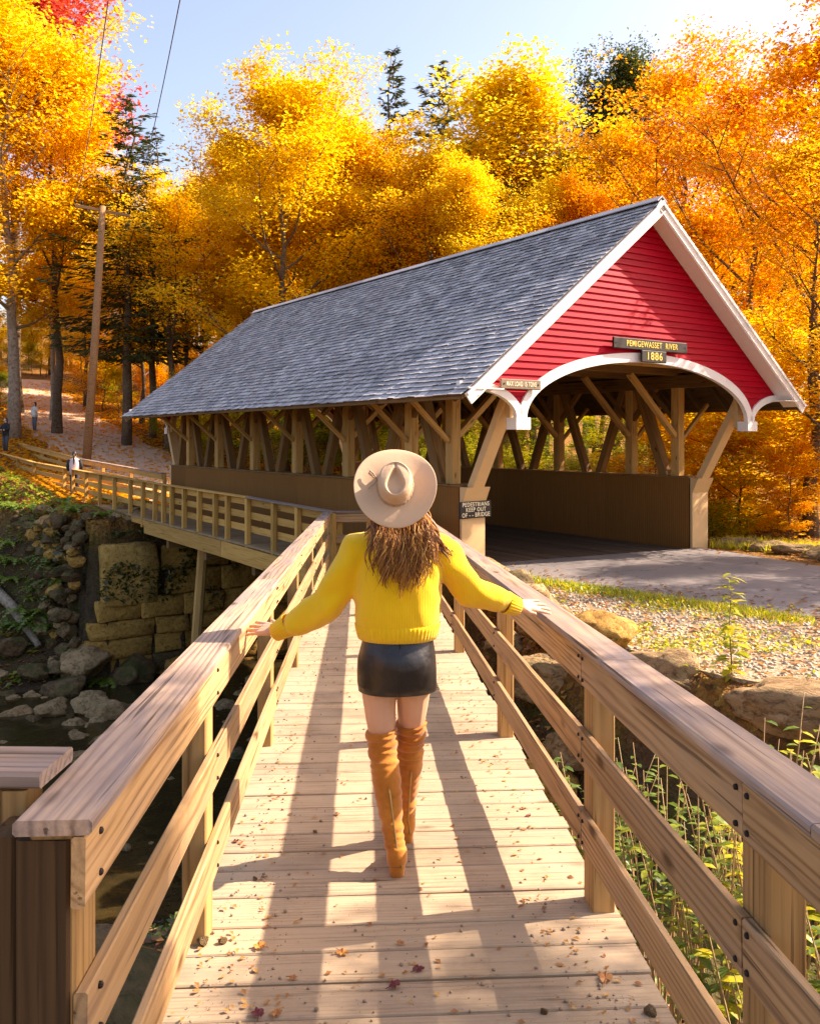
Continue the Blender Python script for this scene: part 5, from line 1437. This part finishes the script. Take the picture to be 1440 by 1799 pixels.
# ------------------------------------------------------------------ people far off
def walker(label, x, y, h, face, top, legs, hairc, arms=((-.2, .02, .95), (.2, .02, .95)), vest=None, ponytail=True):
    root = thing('person', label, 'person', (x, y, hz(x, y) if y > 40 else wz(y)), face)
    s = h / 1.68; b = MB()
    for sg in (-1, 1):
        b.tube([PV(sg * .09, 0, .88), PV(sg * .085, .02, .48), PV(sg * .08, -.02 * sg, .06)], [.075, .055, .042], 8)
        b.ball((sg * .08, .05, .04), (.042, .12, .04), None, 8, 6)
        hx, hy, hz2 = arms[0 if sg < 0 else 1]
        el = PV(sg * .25, .0, 1.12) if abs(hx) > .12 else PV(sg * .24, .06, 1.12)
        b.tube([PV(sg * .17, 0, 1.36), el, PV(hx, hy, hz2)], [.05, .042, .032], 8); b.ball((hx, hy, hz2), (.035, .035, .045), None, 8, 6)
    b.rings([(.8, 0, 0, .15, .1), (1.0, 0, 0, .13, .09), (1.25, 0, 0, .17, .1), (1.38, 0, 0, .15, .08), (1.43, 0, 0, .06, .05)], 14)
    b.tube([PV(0, 0, 1.4), PV(0, .01, 1.5)], .05, 8); b.ball((0, .015, 1.56), (.072, .09, .11), None, 12, 8); b.tube([PV(0, .10, 1.57), PV(0, .125, 1.545)], [.01, .014], 6)
    SC = Matrix.Scale(s, 4)
    link('body', remesh(b, 'body', .014, 2), skin, root, Ml=SC)
    mb = MB()
    for sg in (-1, 1): mb.tube([PV(sg * .085, 0, .92), PV(sg * .087, .02, .48), PV(sg * .08, -.02 * sg, .09)], [.098, .070, .056], 10)
    mb.rings([(.78, 0, 0, .155, .11), (.95, 0, 0, .155, .11)], 14); mb.build('trousers', plain('trousers', legs, .8), root, True, Ml=SC)
    mb = MB(); mb.rings([(.84, 0, 0, .185, .13), (1.0, 0, 0, .17, .125), (1.25, 0, 0, .195, .13), (1.38, 0, 0, .17, .10), (1.44, 0, 0, .075, .065)], 16)
    for sg in (-1, 1):
        hx, hy, hz2 = arms[0 if sg < 0 else 1]; w_ = PV(hx, hy, hz2); el = PV(sg * .25, .0, 1.12) if abs(hx) > .12 else PV(sg * .24, .06, 1.12)
        if vest is None: mb.tube([PV(sg * .16, 0, 1.37), el, el.lerp(w_, .85)], [.072, .06, .048], 10)
    mb.build('jacket', plain('jacket', top, .85), root, True, Ml=SC)
    if vest is not None:
        mb = MB()
        for sg in (-1, 1):
            hx, hy, hz2 = arms[0 if sg < 0 else 1]; w_ = PV(hx, hy, hz2); el = PV(sg * .25, .0, 1.12)
            mb.tube([PV(sg * .165, 0, 1.37), el, el.lerp(w_, .85)], [.070, .058, .048], 10)
        mb.build('sleeves', plain('sleeves', vest, .85), root, True, Ml=SC)
    mb = MB(); mb.ball((0, -.012, 1.585), (.082, .095, .105), None, 12, 8)
    if ponytail: mb.tube([PV(0, -.10, 1.60), PV(0, -.15, 1.5), PV(.01, -.14, 1.33), PV(.01, -.14, 1.2)], [.03, .035, .03, .01], 8)
    else:
        for sg in (-1, 1): mb.tube([PV(sg * .06, -.02, 1.60), PV(sg * .085, -.01, 1.48), PV(sg * .09, .03, 1.34)], [.04, .035, .012], 8)
    mb.build('hair', plain('dark_hair', hairc, .5), root, True, Ml=SC)
p = px(131, 866, 30.6); walker('woman with a dark ponytail in a pale pink vest walking away along the side walkway', p.x, p.y, 1.60, R(8), (.68, .55, .58), (.02, .02, .025), (.03, .015, .01), vest=(.02, .02, .022))
p = px(61, 812, 49); walker('woman in a white jacket and grey jeans standing on the dirt path', p.x, p.y, 1.66, R(150), (.66, .66, .60), (.10, .11, .13), (.05, .025, .015), arms=((-.05, .2, 1.3), (.2, .04, .92)), ponytail=False)
p = px(10, 805, 42); walker('person in a black jacket standing at the left edge beside the tree trunk', p.x, p.y, 1.66, R(160), (.02, .02, .022), (.06, .06, .07), (.04, .02, .012), arms=((-.08, .2, 1.1), (.08, .2, 1.1)), ponytail=False)

# ------------------------------------------------------------------ utility pole and wires
pb = px(150, 822, 40); pb.z = hz(pb.x, pb.y); pt_ = px(180.5, 362, 40.6)
pole = thing('utility_pole', 'leaning wooden utility pole with a crossarm beside the path', 'utility pole', pb)
mb = MB(); mb.tube([pb - Z * .5, pb.lerp(pt_, .5) + PV(.05, 0, 0), pt_], [.20, .175, .14], 14)
me = mb.mesh('shaft', True); link('shaft', me, M['polewood'], pole)
ca, cb = px(132, 357, 40.3), px(228, 375, 40.9)
beam(pole, 'crossarm', ca - Z * .1, cb - Z * .1, .11, .13, M['polewood'])
for q in (ca, cb, ca.lerp(cb, .12)):
    mb = MB(); mb.tube([q - Z * .03, q + Z * .05, q + Z * .12, q + Z * .17], [.02, .05, .06, .03], 8); mb.build('insulator', M['bolt'], pole, True, Ml=ROOT_INV[pole.name])
m0 = ca.lerp(cb, .5)
for f in (.2, .8): beam(pole, 'arm_brace', m0.lerp(ca if f < .5 else cb, .55) - Z * .16, m0 - Z * .75, .03, .06, M['polewood'])
for q, (u, v, D), lab in ((ca, (190, 0, 16), 'left overhead wire running from the pole crossarm out over the river'), (cb, (316, 0, 16), 'right overhead wire running from the pole crossarm out over the river')):
    a = q + Z * .17; b = px(u, v, D); d = (b - a); e = b + d * .45 + Z * 1.5
    pts = []
    for t in np.linspace(0, 1, 30):
        # quadratic through a, b, e
        s0 = 1 / 1.45
        L_a = (t - s0) * (t - 1) / (s0); L_b = t * (t - 1) / (s0 * (s0 - 1)); L_e = t * (t - s0) / (1 - s0)
        pts.append(a * L_a + b * L_b + e * L_e)
    mb = MB(); mb.tube(pts, .012, 5); o = mb.build('overhead_wire', M['wire'], None, True); tag(o, lab, 'wire')

# ------------------------------------------------------------------ plants, litter, debris
rq = random.Random(77); rn = np.random.default_rng(77)
def fern_mesh(seed, fronds=9, L=.55):
    rg = random.Random(seed); vs = []; fs = []
    for k in range(fronds):
        az = k * 6.283 / fronds + rg.uniform(-.3, .3); Lk = L * rg.uniform(.7, 1.1); n = 9
        d = Vector((math.cos(az), math.sin(az), 0)); s = Vector((-d.y, d.x, 0))
        if not vs: vs.append(Vector((0, 0, 0)))
        prev = 0
        for i in range(1, n + 1):
            t = i / n; p = d * Lk * t + Z * (Lk * (1.1 * t - 1.15 * t * t)); w = Lk * .26 * (1 - t) ** .7 * min(1, t * 5) + .01
            b = len(vs); vs += [p, (p + vs[prev]) / 2 + s * w + d * .02 - Z * w * .25, (p + vs[prev]) / 2 - s * w + d * .02 - Z * w * .25]
            fs += [(prev, b, b + 1), (prev, b + 2, b)]; prev = b
    me = bpy.data.meshes.new('fronds'); me.from_pydata([tuple(v) for v in vs], [], fs); me.update(); return me
FERN = [fern_mesh(i) for i in range(4)]
for i in range(70):
    u = rq.uniform(-20, 250); v = rq.uniform(875, 1110); p = on_bank(u, v)
    if p.y > 45: continue
    s = rq.uniform(.8, 1.7)
    o = link('fern', FERN[i % 4], LM['fern'], None, Mw=Matrix.Translation(p + Z * .05) @ Matrix.Rotation(rq.uniform(0, 6), 4, 'Z') @ Matrix.Scale(s, 4)); tag(o, 'small green fern growing on the shaded river bank', 'fern', 'ferns on the river bank')
def scatter_leaves(name, pts, size, mat, up=.8, kind='stuff', jit=.4):
    v, t = leaf_quads(np.array(pts), size, rn, up, 0, .6, jit); o = link(name, np_mesh(name, v, t), mat); tag(o, kind=kind); return o
# ivy hanging over the wing wall and the abutment corner
P = []
for i in range(5200):
    tau = rq.uniform(-3.9, 2.5); z = -.3 - 4.2 * rq.random() ** 1.6
    if mnoise.noise(Vector((tau * 1.1, z * .8, 2))) + .18 * (z + 1.2) < .04: continue
    p = br(tau, 13.0 - rq.uniform(0, .12) if tau > -3.0 else 13.2 + rq.uniform(0, 2.5), z); P.append((p.x, p.y, p.z))
scatter_leaves('wall_ivy', P, .13, LM['darkgreen'], .25)
# ground cover leaves on the bank
P = []
for i in range(7500):
    tau = rq.uniform(-9, -2.6); L = rq.uniform(13.5, 36)
    p = br(tau, L, 0)
    if mnoise.noise(Vector((p.x * .7, p.y * .7, 0))) < -.05: continue
    P.append((p.x, p.y, hz(p.x, p.y) + .05 + abs(rq.gauss(0, .06))))
scatter_leaves('bank_groundcover', P, .17, LM['green'], .6)
P = []
for i in range(9000):
    tau = rq.uniform(-9, -2.6); L = rq.uniform(13.5, 36); p = br(tau, L, 0); P.append((p.x, p.y, hz(p.x, p.y) + .03 + abs(rq.gauss(0, .02))))
scatter_leaves('bank_leaf_litter', P, .13, LM['brown'], .8)
# leaf litter on the forest floor by the path
P = []
for i in range(26000):
    D = rq.uniform(28, 75); u = rq.uniform(-30, 640); x = (u - 720) / 1560 * D
    dd = min(np.hypot(cp[:, 0] - x, cp[:, 1] - D))
    if dd < 1.8 + rq.random() * 1.2 and rq.random() < .8: continue
    rx, ry = x - PL.x, D - PL.y
    if rx * TV.x + ry * TV.y < -2.6 or rx * BV.x + ry * BV.y < 14: continue
    P.append((x, D, hz(x, D) + .09))
scatter_leaves('forest_leaf_litter', P, .24, LM['orange'], .75)
P = []
for i in range(16000):
    x = rq.uniform(1.2, 16); y = rq.uniform(10, 26); rx, ry = x - PL.x, y - PL.y
    tau, L = rx * TV.x + ry * TV.y, rx * BV.x + ry * BV.y
    if tau < 6.3: continue
    P.append((x, y, hz(x, y) + .03))
scatter_leaves('roadside_leaf_litter', P, .12, LM['brown'], .8)
# gravel stones and fallen leaves on the verge
def in_poly(x, y, poly):
    c = False; j = len(poly) - 1
    for i in range(len(poly)):
        a, b = poly[i], poly[j]
        if (a[1] > y) != (b[1] > y) and x < (b[0] - a[0]) * (y - a[1]) / (b[1] - a[1]) + a[0]: c = not c
        j = i
    return c
V = []; F_ = []; nv = 0; P = []; Q = []
k = 0
while k < 5200:
    y = 6 + 9.5 * rq.random() ** 1.0; x = rq.uniform(1.2, 8.5)
    if not in_poly(x, y, gp): continue
    k += 1; s = rq.uniform(.025, .08)
    if k % 1 == 0: add_inst(RSMALL[k % 5], Matrix.Translation((x, y, .015)) @ Matrix.Rotation(rq.uniform(0, 6), 4, 'Z') @ Matrix.Scale(s, 4))
    if rq.random() < .35: P.append((x + rq.gauss(0, .1), y, .035 + rq.random() * .02))
    if mnoise.noise(Vector((x * 1.3, y * 1.3, 4))) > .12: Q += [(x + rq.gauss(0, .15), y + rq.gauss(0, .1), .03 + abs(rq.gauss(0, .03))) for _ in range(3)]
GR = litter('gravel_stone', [(.36, .30, .22), (.55, .48, .38), (.45, .38, .28), (.62, .56, .48)], 30, .01)
o = link('gravel_stones', np_mesh('gravel_stones', np.concatenate(V), np.concatenate(F_)), GR); tag(o, kind='stuff')
scatter_leaves('verge_leaf_litter', P, .075, LM['brown'], .8)
scatter_leaves('verge_groundcover', Q, .05, LM['lime'], .4)
P = []
for i in range(900):
    t = rq.random(); a = Vector((1.6, 15.0, 0)).lerp(Vector((8, 9.0, 0)), t) if rq.random() < .5 else Vector((6.3, 18.2, 0)).lerp(Vector((12, 12.8, 0)), t)
    P.append((a.x + rq.gauss(0, .5), a.y + rq.gauss(0, .5), .042))
scatter_leaves('road_leaf_litter', P, .08, LM['brown'], .9)
# grass: road edge, portal verge
def grass(name, pts, h, mat):
    vs = []; n = len(pts); P = np.array(pts); a = rn.random(n) * 6.283; hh = h * (.5 + rn.random(n)); w = .008 + .004 * rn.random(n)
    d = np.stack([np.cos(a), np.sin(a), 0 * a], 1); b = rn.normal(size=(n, 3)) * .35; b[:, 2] = 1
    v = np.stack([P - d * w[:, None], P + d * w[:, None], P + b * hh[:, None]], 1).reshape(-1, 3)
    o = link(name, np_mesh(name, v, np.arange(3 * n).reshape(n, 3)), mat); tag(o, kind='stuff')
P = []
for i in range(9000):
    t = rq.random(); a = Vector((6.3, 18.7, 0)).lerp(Vector((13, 12.9, 0)), t); o_ = rq.uniform(-.1, 1.3); P.append((a.x + o_ * .6, a.y + o_ * .8, .0))
grass('verge_grass', P, .16, LM['lime'])
P = []
for i in range(4200):
    t = rq.random(); a = Vector((1.5, 15.0, 0)).lerp(Vector((5.1, 11.2, 0)), t); P.append((a.x - abs(rq.gauss(0, .28)), a.y - abs(rq.gauss(0, .22)), .0))
grass('road_edge_grass', P, .09, LM['lime'])
# sapling in the gravel, tall weeds behind the right rail, plants below
def plant(name, label, base, h, stems, leafs, lsize, leafmat, group=None, spread=.2, seed=0, stemcol=None, drop=.35, cat='plant', pair=True):
    rg = random.Random(seed); root = thing(name, label, cat, base, 0, group); base = Vector(base)
    mb = MB(); C = []; rgn = np.random.default_rng(seed); LV = []; LF = []; n0 = 0
    for s in range(stems):
        a = rg.uniform(0, 6.28); sp = spread * rg.uniform(.3, 1); L = h * rg.uniform(.75, 1.05)
        pts = [Vector((math.cos(a) * sp * (.35 + t * t * .9) + .01 * math.sin(t * 9 + s), math.sin(a) * sp * (.35 + t * t * .9), L * t)) for t in np.linspace(0, 1, 8)]
        mb.tube(pts, [.009 * (1 - .8 * t) * (1.2 if h > 1.2 else 1) for t in np.linspace(0, 1, 8)], 5)
        for k in range(leafs):
            t = drop + (1 - drop) * (k + rg.random()) / leafs; i = min(6, int(t * 7)); p = pts[i].lerp(pts[i + 1], t * 7 - i)
            az = rg.uniform(0, 6.28); l = lsize * rg.uniform(.6, 1.2) * (1.1 - .4 * t)
            d = Vector((math.cos(az), math.sin(az), rg.uniform(-.1, .5))).normalized(); sd = d.cross(Z).normalized(); w = l * .2
            dn = Z * -l * .12
            v = [p, p + d * l * .3 + sd * w, p + d * l * .68 + sd * w * .8 + dn, p + d * l + dn * 2.6, p + d * l * .68 - sd * w * .8 + dn, p + d * l * .3 - sd * w, p + d * l * .36 - Z * l * .03, p + d * l * .68 - Z * l * .03 + dn]
            LV += v; LF += [tuple(n0 + q for q in f) for f in ((0, 1, 6), (0, 6, 5), (1, 2, 7, 6), (5, 6, 7, 4), (2, 3, 7), (4, 7, 3))]; n0 += 8
    mb.build('stem', stemcol or M['palebark'], root, True, Ml=Matrix.Identity(4))
    l = MB(); l.add(LV, LF); l.build('leaves', LM[leafmat], root, False, Ml=Matrix.Identity(4))
    return root
b_ = px(1284, 1212, 8.55); plant('sapling', 'yellow-green sapling with bright leaves standing in the gravel behind the right railing', (b_.x, b_.y, -.12), 1.30, 1, 64, .20, 'lime', seed=3, spread=.05, drop=.12)
WEEDS = [(1.52, 4.5, 2.3, 'tall leafy weed behind the post of the right railing'), (1.75, 4.15, 2.25, 'tall weed with thin straw stems behind the right railing'), (1.45, 5.2, 2.2, 'green-leaved weed close to the second right post'),
         (1.95, 4.9, 2.35, 'yellowing weed clump between right railing and boulders'), (2.3, 4.5, 2.1, 'weed clump lower right behind the rail boards'), (2.05, 3.6, 2.0, 'weed clump near the large right post'), (1.65, 3.4, 1.5, 'short leafy weed low behind the right rail'), (2.6, 5.0, 2.1, 'weed clump beyond the right rail near the slab'), (1.3, 6.4, 1.5, 'low leafy weed beside the ramp edge'), (2.35, 5.9, 2.0, 'weed clump beneath the gravel slab')]
STRAW = plain('straw_stem', (.42, .27, .13), .7)
for i, (x, y, h, lab) in enumerate(WEEDS):
    plant('tall_weed', lab, (x, y, hz(x, y) - .05), h, 22, 11, .14, ['green', 'lime', 'green', 'fern', 'lime'][i % 5], seed=20 + i, spread=.46, stemcol=STRAW, drop=.55)
UL = [(-1.15, 4.3, .7), (-1.6, 4.0, .9), (-1.3, 3.2, .8), (-2.2, 5.4, .7), (-1.9, 3.3, .8), (-1.0, 2.9, .7), (1.2, 3.9, .7), (1.25, 2.9, .8), (1.5, 2.4, 1.0), (1.15, 5.3, .6)]
UN = ['under the left rail by the mossy boulder', 'left of the ramp above the speckled boulder', 'near the first left post', 'low beside the speckled boulder', 'further left of the near posts', 'just under the nearest left boards', 'in the shade of the right lower board', 'below the right foreground boards', 'in the bottom right corner', 'under the right lower board further on']
for i, ((x, y, h), e) in enumerate(zip(UL, UN)):
    plant('low_plant', 'low leafy plant %s' % e, (x, y, hz(x, y) - .03), h, 8, 9, .15, ['lime', 'green', 'fern'][i % 3], seed=50 + i, spread=.4, drop=.15)
P = []
for i in range(5000):
    y = rq.uniform(2, 13); x = rq.choice([rr_(y) + rq.uniform(.12, 1.4), rl(y) - rq.uniform(.15, 3)]); P.append((x, y, hz(x, y) + .03))
scatter_leaves('near_bank_litter', P, .10, LM['brown'], .7)
P = []
for i in range(3500):
    y = rq.uniform(2, 11); x = rq.choice([rr_(y) + rq.uniform(.12, 1.2), rl(y) - rq.uniform(.15, 2.4)])
    if mnoise.noise(Vector((x * 1.5, y * 1.5, 9))) > 0: P.append((x, y, hz(x, y) + .05 + abs(rq.gauss(0, .05))))
scatter_leaves('near_bank_groundcover', P, .09, LM['fern'], .5)

# deck debris: grit, pebbles and fallen leaves
V = []; F_ = []; nv = 0
for i in range(2600):
    y = 2.6 + 9.5 * rq.random() ** 1.8; x = rc(y) + rq.uniform(-.70, .70); s = .004 + .017 * rq.random() ** 5
    if rq.random() < .45: x = rc(y) + rq.choice([-1, 1]) * rq.uniform(.45, .74)
    add_inst(RSMALL[i % 5], Matrix.Translation((x, y, rz_(y) + s * .2)) @ Matrix.Rotation(rq.uniform(0, 6), 4, 'Z') @ Matrix.Scale(s, 4))
P = []
for i in range(900):
    y = 2.6 + 9.0 * rq.random() ** 1.7; x = rc(y) + (rq.uniform(-.72, .72) if rq.random() < .5 else rq.choice([-1, 1]) * rq.uniform(.5, .76)); P.append((x, y, rz_(y) + .005))
scatter_leaves('deck_leaf_crumbs', P, .02, LM['brown'], .8, jit=.7)
GRIT = plain('grit', (.26, .19, .13), .9, .4, 90)
o = link('deck_grit', np_mesh('deck_grit', np.concatenate(V), np.concatenate(F_)), GRIT); tag(o, kind='stuff')
STON = [(843 + 720 - 720, 1785, .05), (357, 1662, .055), (392, 1657, .04), (448, 1546, .025), (400, 1542, .024), (553, 1463, .03), (384, 1586, .022), (935, 1783, .03)]
for i, (u, v, s) in enumerate(((1141, 1783, .045), (357, 1660, .05), (392, 1657, .034), (448, 1546, .022), (553, 1463, .022), (955, 1781, .028))):
    D = 1.7 / ((v - 770) / 1560 - .04); p = px(u, v, D)
    rock('pebble', ['round pale pebble at the bottom right of the deck', 'white-grey pebble at the foot of the near left post', 'small pebble right of the white-grey one', 'dark pebble on the shadow line left of the boots', 'reddish pebble beside the trailing boot shadow', 'small dark pebble near the bottom of the deck'][i], (p.x, p.y, rz_(p.y) + s * .25), s, 'rock', 'pebble', me=ROCKS[i])
def deck_leaf(u, v, s, mat, lab, seed):
    rg = random.Random(seed); D = 1.7 / ((v - 770) / 1560 - .04); p = px(u, v, D); n = 22; vs = [(0, 0, .004)]
    for k in range(n):
        a = k * 2 * math.pi / n; r = s * (.55 + .42 * abs(math.cos(a * 2.5)) ** .8) * rg.uniform(.85, 1.1); vs.append((r * math.cos(a), r * math.sin(a) * .85, .004 + rg.uniform(0, .35) * s))
    mb = MB(); mb.add(vs, [(0, 1 + k, 1 + (k + 1) % n) for k in range(n)]); mb.tube([(s * -.5, 0, .01), (-s * 1.4, .01, .006)], .0016, 4)
    o = mb.build('fallen_leaf', mat, None, False, Mw=Matrix.Translation((p.x, p.y, rz_(p.y) + .002)) @ Matrix.Rotation(rg.uniform(0, 6), 4, 'Z')); tag(o, lab, 'leaf')
LR = plain('crimson_leaf', (.12, .012, .02), .6, .3, 30); LB = plain('brown_leaf', (.36, .15, .045), .7, .3, 30); LP = plain('orange_leaf_dry', (.5, .2, .04), .7, .3, 30)
for i, (u, v, s, mt, lab) in enumerate(((453, 1785, .034, LR, 'dark crimson leaf at the bottom left of the deck'), (485, 1784, .03, LB, 'brown leaf just right of the crimson leaf at the bottom'), (602, 1678, .032, LP, 'orange leaf left of the middle shadow'), (455, 1666, .034, LP, 'orange leaf by the foot of the near left post'),
   (735, 1706, .03, LR, 'crimson leaf in the middle shadow'), (693, 1735, .032, LR, 'dark red crumpled leaf near the bottom centre'), (515, 1722, .022, LB, 'small brown leaf left of the bottom light patch'), (1063, 1722, .045, LB, 'large curled brown leaf on the right of the deck'), (592, 1433, .026, LB, 'curled brown leaf beside the boots'), (414, 1480, .02, LR, 'red leaf under the left lower board'),
   (918, 1423, .024, LB, 'brown leaf right of the right-hand shadow'), (928, 1436, .022, LR, 'small red leaf next to a brown one on the right'), (870, 1330, .022, LB, 'brown leaf by the third right post'), (703, 1660, .022, LB, 'brown leaf just below the boots'), (822, 1258, .02, LB, 'brown leaf right of the skirt'))):
    deck_leaf(u, v, s * .78, mt, lab, i)
